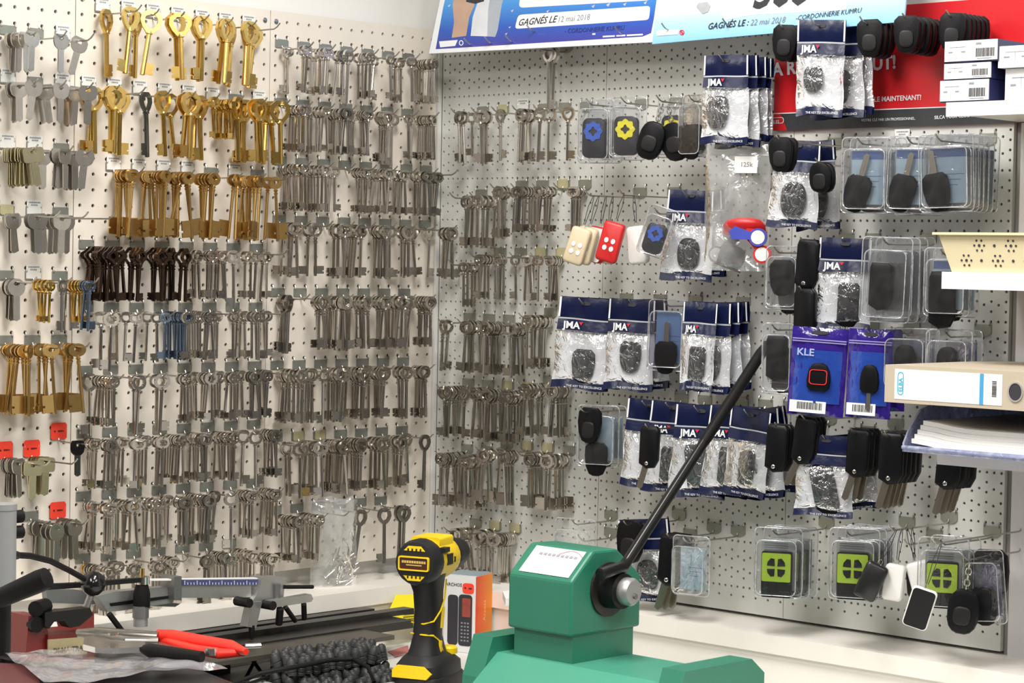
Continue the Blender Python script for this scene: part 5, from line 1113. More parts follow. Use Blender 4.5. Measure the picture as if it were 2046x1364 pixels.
for k in range(5):
    po = MB().grid(lambda u, v: (0.008+0.002*k+u*0.24, 0.010+0.004*k+v*0.24, 0.004+0.0062*k+0.008*math.exp(-((u)/0.18)**2)), 10, 2).grid(lambda u, v: (0.008+0.002*k+u*0.24, 0.010+0.004*k+v*0.24, 0.0101+0.0062*k+0.008*math.exp(-((u)/0.18)**2)), 10, 2)
    po.grid(lambda u, v: (0.008+0.002*k+u*0.24, 0.010+0.004*k, 0.004+0.0061*v+0.0062*k+0.008*math.exp(-((u)/0.18)**2)), 10, 1)
    o = po.build('paper_sheaf', M_PAPER); o.matrix_world = t.matrix_world.copy()
    tag(o, ['lowest', 'second', 'third', 'fourth', 'topmost'][k]+' sheaf of white paper in the letter tray', 'paper')
a0 = -onR(1768, 760, 0.30).y; z1 = onR(1768, 728, 0.30).z
t = thing('box_file', 'beige lever-arch file lying on the letter tray, white spine label', 'folder', TR((XR-0.30, -a0, zf), 0, wall='R'))
Hh = z1-zf; Lf = 0.318
M_FILE = mat('file_beige', (0.50, 0.43, 0.33), 0.5, var=0.06, nscale=30)
MB().box(0, Lf, 0, 0.003, 0, Hh).build('spine', M_FILE, t, False)
MB().box(0, Lf, 0.003, 0.284, 0, 0.003).build('cover', M_FILE, t, False); MB().box(0, Lf, 0.003, 0.284, Hh-0.003, Hh).build('cover', M_FILE, t, False)
MB().box(0.008, Lf-0.008, 0.012, 0.275, 0.004, Hh*0.8).build('contents', M_PAPER, t, False)
xl = lambda px, py=765: -onR(px, py, 0.30).y-a0
lab = MB().box(xl(1788), xl(2003), -0.0006, -0.0001, Hh*0.10, Hh*0.90).build('spine_label', M_PAPER, t, False)
xs = xl(1962); MB().box(xs-0.003, xs+0.003, -0.0009, -0.0006, Hh*0.10, Hh*0.90).build('label_stripe', mat('stripe_blue', (0.06, 0.33, 0.62), 0.5), lab, False)
cx = xl(1800); M_CY = mat('logo_cyan', (0.05, 0.42, 0.62), 0.5)
MB().ring(rrect(0.010, Hh*0.62, 0.0048, 4, cx, Hh*0.52), rrect(0.0075, Hh*0.57, 0.0036, 4, cx, Hh*0.52), -0.0010, -0.0006).build('logo', M_CY, lab, False)
text('ELBA', 0.0085, M_CY, lab, Matrix.Translation((cx+0.0031, -0.0010, Hh*0.30)) @ Matrix.Rotation(R(-90), 4, 'Y'), bold=0.02)
mb = MB(); z = Hh*0.32
while z < Hh*0.74:
    wd = random.choice((0.0006, 0.001, 0.0015)); mb.box(xl(1983), xl(1992), -0.0010, -0.0006, z, z+wd); z += wd+random.choice((0.0006, 0.001))
mb.build('barcode', M_INK, lab, False)
hx = xl(2030); MB().prism(ell(0.020, 0.024, 20, hx, Hh*0.48), -0.0008, -0.0001).build('finger_hole', M_INK, t, False)
MB().ring(ell(0.023, 0.027, 20, hx, Hh*0.48), ell(0.019, 0.023, 20, hx, Hh*0.48), -0.0016, -0.0001).build('hole_ring', M_BSTEEL, t)

# ------------------------------------------------------------------ the workbench in front of the left board
def onY(px, py, y): v = ray(px, py); return CAM + v*((y-CAM.y)/v.y)
def atD(px, py, z): return CAM + ray(px, py)*z
class Asm:
    """a thing whose parts are given in world coordinates"""
    def __init__(s, name, label, cat, base, group=None): s.b = Vector(base); s.t = thing(name, label, cat, Matrix.Translation(s.b), group)
    def mb(s): m_ = MB(); m_.T = Matrix.Translation(-s.b); return m_
    def poly(s, nm, ma, pts, d, th, smooth=False): return s.mb().extr([onL(x, y, d) for x, y in pts], (0, th, 0)).build(nm, ma, s.t, smooth)
    def tube(s, nm, ma, pts, r, n=10): return s.mb().tube(pts, r, n).build(nm, ma, s.t)
M_ALU = mat('cast_aluminium', (0.42, 0.42, 0.41), 0.42, 0.75, var=0.1, nscale=60, bump=0.05)
M_ALUD = mat('dark_aluminium', (0.22, 0.22, 0.22), 0.4, 0.7)
M_RAIL = mat('blackened_rail', (0.05, 0.048, 0.044), 0.38, 0.6, var=0.2, nscale=20)
M_RUB = mat('black_rubber', (0.008, 0.008, 0.008), 0.5, spec=0.15)
M_SCALE = mat('scale_navy', (0.06, 0.07, 0.18), 0.4)
pg = Asm('engraving_machine', 'pantograph engraving machine with silver arms and black bed below the keys', 'engraving machine', (-0.7, -0.2, 0.93))
bed = pg.mb().box(-1.15, -0.285, -0.255, -0.135, 0.982, 0.995).build('bed', M_RAIL, pg.t, False)
pg.mb().box(-1.15, -0.285, -0.160, -0.138, 0.9951, 1.003).build('rail', M_RAIL, pg.t, False)
pg.mb().box(-1.15, -0.235, -0.205, -0.180, 0.9951, 1.004).build('rail', M_RAIL, pg.t, False)
pg.mb().box(-1.15, -0.40, -0.330, -0.2551, 0.985, 0.992).build('side_plate', mat('worn_plate', (0.13, 0.12, 0.10), 0.4, 0.6, var=0.3, nscale=25), pg.t, False)
for x in (-0.62, -1.0):
    q = pg.mb().box(x-0.012, x+0.012, -0.325, -0.295, 0.9305, 0.985).build('leg', M_BLACKM, pg.t, False)
pg.mb().box(-0.66, -0.60, -0.16, -0.145, 0.9305, 0.982).build('leg', M_BLACKM, pg.t, False)
D1 = 0.22
pg.poly('upper_arm', M_ALU, [(362, 1170), (502, 1169), (502, 1193), (362, 1194)], D1, 0.022)
sp = pg.poly('scale_strip', M_SCALE, [(364, 1158), (520, 1157), (520, 1168), (364, 1169)], D1+0.002, 0.004)
mb = pg.mb()
for k in range(24):
    x = 368+6.2*k; mb.extr([onL(*p, D1+0.0015) for p in ((x, 1167.6), (x+0.8, 1167.6), (x+0.8, 1163 if k % 4 else 1159.5), (x, 1163 if k % 4 else 1159.5))], (0, -0.0012, 0))
mb.build('scale_marks', M_WHITEINK, sp, False).matrix_parent_inverse = Matrix()
pg.poly('scale_backing', M_WHITE, [(300, 1157), (524, 1154), (524, 1157), (300, 1160)], D1-0.001, 0.010)
pg.poly('slider', M_ALUD, [(348, 1152), (363, 1151), (363, 1199), (348, 1199)], D1+0.006, 0.034)
pg.poly('end_bracket', M_ALU, [(524, 1154), (566, 1153), (570, 1160), (566, 1196), (540, 1205), (500, 1206), (512, 1190), (520, 1170)], D1+0.01, 0.030)
pg.poly('link_arm', M_ALU, [(505, 1202), (524, 1202), (512, 1254), (494, 1252)], D1+0.014, 0.018)
pg.poly('side_arm', M_ALU, [(541, 1201), (622, 1187), (626, 1196), (622, 1202), (545, 1214)], D1+0.03, 0.016)
pg.tube('stop_rod', M_BLACKM, [onL(566, 1172, D1+0.01), onL(625, 1172, D1+0.01)], 0.0032)
c = onL(553, 1181, D1+0.012); pg.tube('clamp', M_ALUD, [c+Vector((0, 0, -0.012)), c+Vector((0, 0, 0.012))], 0.006)
for (x, y) in ((489, 1203), (536, 1208)):
    c = onL(x, y, D1+0.02); pg.tube('pivot_bolt', M_BLACKM, [c+Vector((0, -0.012, 0)), c+Vector((0, 0.02, 0))], 0.0075)
c = onL(503, 1256, D1+0.01); pg.tube('stylus', M_BLACKM, [c+Vector((0, 0, 0.006)), c+Vector((0, 0, -0.004)), Vector((c.x, c.y, 0.996))], [0.005, 0.005, 0.0015])
pg.poly('lower_arm', M_ALU, [(195, 1191), (228, 1182), (345, 1172), (345, 1190), (300, 1196), (345, 1192), (345, 1204), (240, 1220), (215, 1222), (205, 1205)], D1-0.01, 0.020)
pg.poly('slot', M_BLACKM, [(220, 1205), (270, 1198), (345, 1189), (345, 1194), (272, 1205), (222, 1211)], D1-0.0085, 0.003)
pg.poly('rear_arm', M_ALUD, [(92, 1178), (155, 1178), (360, 1206), (350, 1212), (95, 1204)], D1-0.045, 0.012)
pg.poly('cross_bar', M_BLACKM, [(70, 1168), (160, 1164), (285, 1154), (285, 1163), (160, 1174), (70, 1180)], D1+0.02, 0.010)
c = onL(283, 1196, D1+0.012); pg.tube('spindle_knob', M_RUB, [c+Vector((0, 0, 0.024)), c+Vector((0, 0, 0.008)), c+Vector((0, 0, -0.010)), c+Vector((0, 0, -0.02))], [0.009, 0.013, 0.013, 0.009], 14)
c2 = onL(284, 1162, D1+0.012); pg.tube('spindle_collar', M_BSTEEL, [c2+Vector((0, 0, 0.008)), c2+Vector((0, 0, -0.003))], 0.0115, 14); pg.tube('spindle_pin', M_BRASS, [c2+Vector((0, 0, 0.0081)), c2+Vector((0, 0, 0.020))], 0.0035)
c3 = onL(281, 1228, D1+0.012); pg.tube('knurled_nut', M_ALUD, [c3+Vector((0, 0, 0.014)), c3+Vector((0, 0, -0.004))], 0.0125, 14); pg.tube('spindle_tip', M_ALU, [c3+Vector((0, 0, -0.0041)), c3+Vector((0, 0, -0.017))], 0.011, 14)
c4 = onL(186, 1165, D1+0.05)
pg.mb().lathe([(0.001, -0.0185), (0.0085, -0.0165), (0.0145, -0.0112), (0.0185, -0.003), (0.0185, 0.003), (0.0145, 0.0112), (0.0085, 0.0165), (0.001, 0.0185)], 18)
k_ = MB(); k_.T = Matrix.Translation(c4-pg.b); k_.lathe([(0.001, -0.0185), (0.0085, -0.0165), (0.0145, -0.0112), (0.0185, -0.003), (0.0185, 0.003), (0.0145, 0.0112), (0.0085, 0.0165), (0.001, 0.0185)], 18).build('ball_knob', mat('bakelite', (0.008, 0.008, 0.009), 0.15, spec=0.5), pg.t)
pg.tube('knob_stem', M_ALU, [c4+Vector((0, 0.004, -0.016)), c4+Vector((0.002, 0.02, -0.04))], 0.0055)
pg.tube('brace_rod', M_BLACKM, [onL(218, 1226, D1), onL(245, 1262, D1)], 0.0045)
pg.tube('brace_rod', M_BLACKM, [onL(570, 1212, D1+0.03), onL(590, 1240, D1+0.02)], 0.004); pg.tube('brace_rod', M_BLACKM, [onL(560, 1215, D1+0.03), onL(557, 1246, D1+0.02)], 0.006); pg.tube('brace_rod', M_BLACKM, [onL(607, 1206, D1+0.03), onL(608, 1236, D1+0.02)], 0.0045)
# red clamp of the machine with its name plate
M_DRED = mat('dark_red_enamel', (0.16, 0.014, 0.012), 0.35, var=0.15, nscale=30)
vz = Asm('machine_vise', 'dark red clamp block with brass name plate left of the silver arms', 'vise', onZ(110, 1330, 0.96))
DV = 0.40
bz = onL(110, 1310, DV).z
vz.poly('jaw', M_DRED, [(57, 1230), (90, 1230), (96, 1262), (96, 1340), (48, 1340), (55, 1262)], DV, 0.05)
vz.poly('body', M_DRED, [(96, 1268), (190, 1260), (188, 1340), (96, 1340)], DV+0.004, 0.06)
vz.poly('back_jaw', M_DRED, [(140, 1222), (188, 1222), (188, 1262), (150, 1262)], DV-0.05, 0.04)
pl_ = vz.poly('name_plate', mat('name_plate_brass', (0.50, 0.42, 0.24), 0.4, 0.6, var=0.15, nscale=50), [(94, 1277), (176, 1271), (172, 1306), (94, 1308)], DV+0.0045, -0.002)
p = onL(101, 1304, DV+0.0075); q = onL(168, 1297, DV+0.0075); ang = math.atan2(q.z-p.z, q.x-p.x)
tx = text('DI-MA-TRA', (q-p).length/5.6, M_INK, vz.t, Matrix.Translation(p-vz.b) @ Matrix.Rotation(-ang, 4, 'Y'), bold=0.03); tx.matrix_basis.translation.y -= 0.006
vz.poly('clamp_bar', M_BLACKM, [(90, 1224), (180, 1214), (186, 1228), (160, 1250), (140, 1254), (128, 1240), (108, 1242), (98, 1256), (90, 1250)], DV+0.012, 0.02)
c = onL(82, 1214, DV); vz.tube('clamp_screw', M_RUB, [c+Vector((-0.012, -0.004, 0)), c+Vector((0.014, 0.01, 0))], 0.011, 12)
c = onL(66, 1246, DV-0.003); vz.tube('side_screw', M_RUB, [c+Vector((0, -0.010, 0)), c+Vector((0, 0.0, 0))], 0.011, 12)
# drill press column at the left edge
dp = Asm('drill_stand', 'grey column on a black post with a black grip handle', 'drill stand', (onL(6, 1330, 0.5).x, -0.5, 0.93))
cx_ = onL(4, 1180, 0.5).x
dp.tube('column', mat('column_grey', (0.26, 0.27, 0.27), 0.45, var=0.1, nscale=20), [(cx_, -0.5, onL(4, 1190, 0.5).z), (cx_, -0.5, onL(4, 1018, 0.5).z)], 0.0175, 18)
dp.tube('column_cap', mat('column_grey', (0.26, 0.27, 0.27), 0.45), [(cx_, -0.5, onL(4, 1018, 0.5).z), (cx_, -0.5, onL(4, 1006, 0.5).z)], 0.0182, 18)
dp.tube('post', M_BLACKM, [(cx_-0.002, -0.5, 0.931), (cx_-0.002, -0.5, onL(4, 1190, 0.5).z)], 0.0135, 14)
g0 = onL(-12, 1200, 0.53); g1 = onL(96, 1153, 0.60)
dp.tube('grip', M_RUB, [g0, g0.lerp(g1, 0.15), g0.lerp(g1, 0.85), g0.lerp(g1, 0.98), g1], [0.011, 0.0125, 0.0145, 0.0135, 0.008], 16)
for (y_) in (1032, 1063): 
    c = onL(30, y_, 0.5); dp.tube('clamp_knob', M_RUB, [c+Vector((-0.006, 0, 0)), c+Vector((0.010, 0, 0))], 0.0085, 12)
cb = Asm('power_cable', 'black cable curving from the grey column to the ball knob', 'cable', onL(30, 1110, 0.45))
cb.tube('sheath', M_RUB, [onL(x, y, d) for x, y, d in ((20, 1108, 0.48), (60, 1110, 0.46), (100, 1120, 0.44), (140, 1140, 0.38), (168, 1156, 0.30))], 0.0042)
cb.tube('plug_sleeve', M_BLACKM, [onL(12, 1107, 0.485), onL(34, 1109, 0.472)], 0.0056)

# plastic sheet, pliers and wrench on the red-brown housing in front
hz = 1.095
hs = Asm('machine_housing', 'machine housing with red-brown panel under the clear plastic sheet', 'machine', (-1.3, -0.8, 0.0))
hp = [onZ(x, y, hz) for x, y in ((-60, 1325), (70, 1320), (280, 1322), (400, 1338), (470, 1365), (400, 1480), (-200, 1480))]
hs.mb().extr(hp, (0, 0, -0.10)).build('casing', M_BLACKM, hs.t, False)
hs.mb().extr([onZ(x, y, hz+0.0002) for x, y in ((-60, 1327), (66, 1331), (120, 1480), (-200, 1480))], (0, 0, 0.003)).build('top_panel', mat('housing_maroon', (0.09, 0.022, 0.022), 0.45, var=0.1, nscale=10), hs.t, False)
hs.mb().extr([p_*1+Vector((0, 0, -0.1001)) for p_ in hp], (0, 0, -0.92)).build('stand', M_BLACKM, hs.t, False)
hs.mb().extr([onZ(x, y, hz+0.0005) for x, y in ((-40, 1318), (6, 1316), (62, 1333), (70, 1338), (4, 1322), (-40, 1326))], (0, 0, 0.004)).build('edge_trim', M_RUB, hs.t, False)
M_SHEET = clear('sheet_film', tint=(0.90, 0.90, 0.92), base=0.12, k=0.85, rough=0.12, haze=0.36, hazec=(0.52, 0.51, 0.54), bump=1.0, bscale=14)
P00, P10, P01, P11 = onZ(4, 1318, hz), onZ(285, 1300, hz), onZ(88, 1376, hz), onZ(455, 1346, hz)
def shf(u, v):
    p = P00.lerp(P10, u).lerp(P01.lerp(P11, u), v)
    return (p.x, p.y, hz+0.008+0.0022*math.sin(7*u+3*v)+0.0016*math.sin(13*v-9*u)+0.0011*math.sin(29*u+17*v))
o = MB().grid(shf, 30, 24).build('plastic_sheet', M_SHEET)
tag(o, 'crumpled clear plastic sheet under the red-handled pliers', 'plastic sheet')
HZ2 = hz+0.020
def wp(px, py, dz=0.0): return onZ(px, py, HZ2+dz)
pr = Asm('pliers', 'pliers with red and black grips lying on the plastic sheet', 'pliers', wp(330, 1290))
M_REDG = mat('grip_red', (0.80, 0.025, 0.012), 0.35, spec=0.5)
pr.mb().tube([wp(314, 1270), wp(345, 1272), (wp(410, 1284)), wp(460, 1292), wp(492, 1302)], [0.0085, 0.0095, 0.0095, 0.009, 0.004], 12).build('red_grip', M_REDG, pr.t)
pr.mb().tube([wp(314, 1277, -0.006), wp(390, 1298, -0.006), wp(440, 1306, -0.005), wp(490, 1304, -0.004)], [0.006, 0.007, 0.007, 0.004], 10).build('red_grip', M_REDG, pr.t)
pr.mb().tube([wp(490, 1290), wp(521, 1288.5)], 0.0032, 8).build('handle_core', M_BSTEEL, pr.t)
pr.mb().tube([wp(156, 1262, -0.004), wp(200, 1264), wp(250, 1270), wp(316, 1273)], [0.004, 0.0075, 0.0085, 0.0075], 10).build('jaw', M_DSTEEL, pr.t)
pr.mb().tube([wp(158, 1268, -0.006), wp(205, 1272, -0.004), wp(255, 1282, -0.004), wp(316, 1282, -0.004)], [0.004, 0.006, 0.0075, 0.006], 10).build('jaw', M_DSTEEL, pr.t)
c = wp(226, 1268, 0.006); pr.mb().tube([c, c+Vector((0, 0, 0.003))], 0.0065, 12).build('pivot', M_STEEL, pr.t)
wr_ = Asm('wrench', 'chrome tool with black handle beside the pliers', 'wrench', wp(260, 1300))
wr_.mb().extr([wp(x, y, -0.008) for x, y in ((168, 1283), (195, 1280), (222, 1288), (290, 1292), (290, 1303), (225, 1306), (190, 1304), (166, 1298))], (0, 0, 0.007)).build('head', M_BSTEEL, wr_.t, False)
wr_.mb().tube([wp(288, 1297, -0.004), wp(300, 1299, -0.004), wp(350, 1306, -0.004), wp(404, 1312, -0.004)], [0.006, 0.009, 0.0085, 0.007], 12).build('handle', M_RUB, wr_.t)
c = wp(422, 1307, -0.006); wr_.mb().tube([c, c+Vector((0, 0, 0.008))], [0.0095, 0.008], 14).build('end_cap', M_BSTEEL, wr_.t)

# ------------------------------------------------------------------ counter things
M_NOTE = mat('note_yellow', (0.90, 0.78, 0.02), 0.6)
CZ = 0.93
def lay(name, label, cat, pts, z, th, ma):
    P_ = [onZ(x, y, z) for x, y in pts]; t = Asm(name, label, cat, P_[0]); t.mb().extr(P_, (0, 0, th)).build('sheet', ma, t.t, False); return t
nt_ = Asm('yellow_note', 'yellow printed card leaning on the ledge behind the drill', 'card', onL(790, 1245, 0.135))
nt_.mb().extr([onL(792, 1188, 0.128), onL(860, 1186, 0.128), onL(856, 1252, 0.160), onL(766, 1246, 0.160)], (0, 0.001, 0)).build('card', M_NOTE, nt_.t, False)
mb = nt_.mb()
for k in range(5):
    y_ = 1222+5*k; mb.extr([onL(x, yy, 0.150+0.002*k) for x, yy in ((808-k, y_), (845-k, y_-3), (845-k, y_-1.5), (808-k, y_+1.5))], (0, 0.0006, 0))
mb.extr([onL(x, yy, 0.138) for x, yy in ((822, 1208), (850, 1203), (850, 1210), (820, 1214))], (0, 0.0006, 0)); mb.build('lettering', M_INK, nt_.t, False)
mb = nt_.mb(); c = onL(788, 1229, 0.149)
for k in range(8):
    q = k*math.pi/4; mb.extr([c+Vector((0.004*math.cos(q-0.2), 0, 0.004*math.sin(q-0.2))), c+Vector((0.010*math.cos(q), 0, 0.008*math.sin(q))), c+Vector((0.004*math.cos(q+0.2), 0, 0.004*math.sin(q+0.2)))], (0, 0.0006, 0))
mb.build('printed_star', M_REDINK, nt_.t, False)
lay('paper_sheet', 'white printed sheet lying on the counter beside the drill', 'paper', ((690, 1262), (800, 1246), (835, 1300), (700, 1335)), CZ+0.0005, 0.001, M_PAPER)
lay('paper_slip', 'paper slip with red bars lying beside the grey bin', 'paper', ((775, 1302), (815, 1290), (818, 1302), (790, 1312)), CZ+0.002, 0.001, mat('slip_red', (0.62, 0.20, 0.20), 0.6))
# grey bin of dark rubber plugs
M_BIN = mat('bin_grey', (0.36, 0.38, 0.37), 0.45)
bc = [onZ(x, y, 0.968) for x, y in ((432, 1316), (560, 1352), (838, 1340), (770, 1284))]
def bin_at(label, x0, x1, y0, y1, zt, slot):
    t = thing('storage_bin', label, 'bin', Matrix.Translation((x0, y0, CZ)))
    W, D, H = x1-x0, y1-y0, zt-CZ; 
    lo = lambda i, z: [(i, i, z), (W-i, i, z), (W-i, D-i, z), (i, D-i, z)]
    MB().loft([lo(0.010, 0.0005), lo(0.001, H-0.003), lo(-0.004, H-0.003), lo(-0.004, H), lo(0.004, H), lo(0.013, 0.004)]).build('tub', M_BIN, t, False)
    MB().box(W/2-0.002, W/2+0.002, 0.012, D-0.012, 0.004, H*0.8).build('divider', M_BIN, t, False)
    return W, D
bx0, bx1, by0, by1 = -0.70, -0.475, -0.49, -0.335
bin_at('grey storage bin filled with dark rubber plugs', bx0, bx1, by0, by1, 0.958, 0)
mePlug = MB().lathe([(0.0072, 0), (0.0072, 0.004), (0.0062, 0.005), (0.0072, 0.006), (0.0072, 0.012), (0.0062, 0.013), (0.0072, 0.014), (0.0070, 0.022), (0.0050, 0.0255), (0.001, 0.0265)], 12).mesh('plug', mat('rubber_grey', (0.035, 0.037, 0.038), 0.5, var=0.2, nscale=100))
meFace = MB().lathe([(0.0035, 0), (0.003, 0.001)], 10).mesh('face', mat('rubber_face', (0.06, 0.062, 0.064), 0.4))
for i in range(13):
    for j in range(8):
        for k in range(2 if (j > 3) else 1):
            x = bx0+0.018+i*0.0158+(0.006 if j % 2 else 0)+random.uniform(-.0015, .0015); y = by0+0.020+j*0.0163+random.uniform(-.0015, .0015)
            if x > bx1-0.016: continue
            t = thing('rubber_plug', 'dark grey rubber plug piled in the grey bin', 'plug', Matrix.Translation((x, y, CZ+0.006+0.0275*k+0.002*j)) @ Matrix.Rotation(random.uniform(-.3, .3), 4, 'X') @ Matrix.Rotation(random.uniform(-.3, .3), 4, 'Y'), 'rubber plugs in the grey bin')
            obj('stem', mePlug, t); obj('face', meFace, t, LT(0, 0, 0.0262))
cb = Asm('looped_cable', 'black cable looping over the grey bin', 'cable', (-0.63, -0.5, CZ))
cb.tube('sheath', M_RUB, [onZ(x, y, z) for x, y, z in ((470, 1364, 0.97), (520, 1345, 0.985), (600, 1330, 0.99), (660, 1318, 0.992), (705, 1316, 0.992), (735, 1332, 0.985), (748, 1364, 0.97), (750, 1385, 0.935))], 0.0036)
cb.tube('plug_end', M_BLACKM, [onZ(748, 1372, 0.955), onZ(750, 1385, 0.935)], 0.005)
cb = Asm('short_cable', 'black cable hanging down from the rail over the grey bin', 'cable', onZ(640, 1290, 0.975))
cb.tube('sheath', M_RUB, [onZ(x, y, z) for x, y, z in ((630, 1282, 0.984), (655, 1290, 0.985), (672, 1302, 0.984), (684, 1316, 0.972))], 0.0034)
cb.tube('cable_tip', M_BLACKM, [onZ(684, 1316, 0.972), onZ(687, 1321, 0.967)], 0.0042)
# folding legs left of the bin
fl = Asm('folding_stand', 'thin black folding stand between the bed and the bin', 'stand', (-0.78, -0.42, CZ))
for a_, b_ in (((520, 1300), (480, 1375)), ((495, 1305), (545, 1375)), ((470, 1375), (600, 1330))):
    fl.tube('strut', M_BLACKM, [onZ(*a_, 0.98), onZ(*b_, 0.935)], 0.003)
fl.mb().box(-0.85, -0.70, -0.44, -0.42, CZ+0.0005, CZ+0.006).build('foot', M_BLACKM, fl.t, False)

# cordless drill, its back to the room
DP = onZ(850, 1392, CZ)
rz = R(-69)
M_YEL = mat('drill_yellow', (0.86, 0.60, 0.01), 0.4, spec=0.4); M_DBLK = mat('drill_black', (0.016, 0.016, 0.017), 0.5, spec=0.3)
t = thing('cordless_drill', 'yellow and black cordless drill standing on its battery', 'drill', Matrix.Translation(DP) @ Matrix.Rotation(rz, 4, 'Z') @ Matrix.Scale(1.03, 4))
S_ = 1.02
def ly(prof, cz, n=22, sx=1.0, sz=1.0):         # lathe about the drill's own axis (local y)
    m_ = MB(); m_.T = Matrix.Translation((0, 0, cz)) @ Matrix.Diagonal((sx, 1, sz, 1)) @ Matrix.Rotation(R(-90), 4, 'X'); return m_.lathe(prof, n)
AX = 0.205
ly([(0.020, -0.048), (0.031, -0.046), (0.0345, -0.036), (0.0345, -0.018), (0.0325, -0.012)], AX).build('rear_cap', M_DBLK, t)
hs_ = ly([(0.0325, -0.0119), (0.0318, 0.010), (0.0318, 0.040), (0.029, 0.056), (0.024, 0.066)], AX).build('motor_housing', M_YEL, t)
MB().prism(rrect(0.046, 0.030, 0.004, 3, 0.0, AX+0.020), -0.010, 0.040).build('top_cover', M_YEL, hs_)
ly([(0.0262, 0.0661), (0.0262, 0.082), (0.022, 0.088)], AX).build('clutch_ring', M_DBLK, t)
ly([(0.021, 0.0881), (0.0215, 0.105), (0.0185, 0.116), (0.010, 0.122)], AX).build('chuck', M_DBLK, t)
bd = MB().ring(rrect(0.049, 0.021, 0.003, 3, 0, AX), rrect(0.045, 0.017, 0.002, 3, 0, AX), -0.0515, -0.0475).build('badge_frame', M_YEL, t)
MB().prism(rrect(0.045, 0.017, 0.002, 3, 0, AX), -0.0500, -0.0470).build('badge', mat('badge_dark', (0.06, 0.012, 0.006), 0.4), bd)
mb = MB(); x = -0.019
for k in range(10): mb.box(x, x+0.0031, -0.0504, -0.0500, AX+0.0006, AX+0.0042); x += 0.0039
mb.box(-0.012, 0.013, -0.0504, -0.0500, AX-0.0030, AX-0.0015); mb.build('lettering', mat('badge_gold', (0.62, 0.45, 0.12), 0.5), bd, False)
for sg in (1, -1):
    v_ = MB().prism([(x, z) for x, z in ((-0.017, AX+sg*0.0185), (0.017, AX+sg*0.0185), (0.010, AX+sg*0.0255), (-0.010, AX+sg*0.0255))], -0.0485, -0.0465).build('vent', M_YEL, t, False)
    mb = MB()
    for k in range(4): mb.box(-0.011+0.0066*k, -0.0085+0.0066*k, -0.0490, -0.0485, min(AX+sg*0.0185, AX+sg*0.022), max(AX+sg*0.0185, AX+sg*0.022))
    mb.build('slot', M_DBLK, v_, False)
mb = MB(); mb.box(0.0300, 0.0325, 0.000, 0.020, AX-0.006, AX+0.010).box(0.0300, 0.0325, 0.026, 0.030, AX-0.004, AX+0.004); mb.build('side_vent', M_DBLK, t, False)
MB().box(0.020, 0.034, -0.014, 0.004, AX+0.014, AX+0.021).build('selector', M_DBLK, t, False)
def sec(z, cy, w_, d_, p=2.6): return [(x, cy+y, z) for x, y in ell(w_, d_, 18, 0, 0, p)]
MB().loft([sec(0.062, 0.004, 0.054, 0.074), sec(0.076, 0.004, 0.046, 0.060), sec(0.092, 0.004, 0.040, 0.048), sec(0.130, 0.006, 0.0385, 0.047), sec(0.158, 0.004, 0.040, 0.052), sec(0.178, -0.002, 0.047, 0.066), sec(0.192, -0.002, 0.055, 0.074)]).build('handle', M_DBLK, t)
MB().loft([sec(0.150, 0.034, 0.016, 0.018), sec(0.165, 0.036, 0.016, 0.020), sec(0.178, 0.036, 0.016, 0.018)]).build('trigger', M_DBLK, t)
for pts in ([(-0.0200, -0.010, 0.112), (0.004, -0.019, 0.112), (0.017, -0.012, 0.116), (0.0205, 0.004, 0.130), (0.0208, 0.018, 0.146), (0.021, 0.022, 0.175)], [(-0.0200, -0.012, 0.096), (0.004, -0.0205, 0.096), (0.017, -0.013, 0.095), (0.0208, 0.000, 0.086), (0.0235, 0.008, 0.070)]):
    MB().tube(pts, 0.0014, 6).build('trim_line', M_YEL, t)
MB().loft([[(0.0195, y, z) for y, z in ((0.006, 0.104), (0.014, 0.104), (0.018, 0.134), (0.010, 0.134))], [(0.0215, y, z) for y, z in ((0.006, 0.104), (0.014, 0.104), (0.018, 0.134), (0.010, 0.134))]]).build('side_insert', M_YEL, t, False)
MB().loft([[(0.0215, y, z) for y, z in ((-0.002, 0.066), (0.004, 0.066), (0.003, 0.086), (-0.003, 0.086))], [(0.0245, y, z) for y, z in ((-0.002, 0.066), (0.004, 0.066), (0.003, 0.086), (-0.003, 0.086))]]).build('side_insert', M_YEL, t, False)
MB().loft([sec(0.036, 0.010, 0.078, 0.118, 3.4), sec(0.052, 0.010, 0.076, 0.114, 3.4), sec(0.060, 0.008, 0.066, 0.094, 3), sec(0.066, 0.004, 0.054, 0.074)]).build('foot', M_DBLK, t)
c = MB(); c.T = Matrix.Translation((0.020, 0.038, 0.062)); c.lathe([(0.013, 0), (0.013, 0.008), (0.010, 0.011)], 16).build('dial', M_YEL, t)
b_ = MB().loft([sec(0.0, 0.010, 0.080, 0.120, 4), sec(0.004, 0.010, 0.084, 0.124, 4), sec(0.033, 0.010, 0.082, 0.122, 4), sec(0.0359, 0.010, 0.078, 0.118, 4)]).build('battery', M_DBLK, t)
MB().prism([(-0.031, 0.036), (0.024, 0.036), (0.031, 0.044), (0.018, 0.054), (-0.024, 0.054), (-0.031, 0.047)], -0.0525, -0.046).build('release_tab', M_YEL, t)

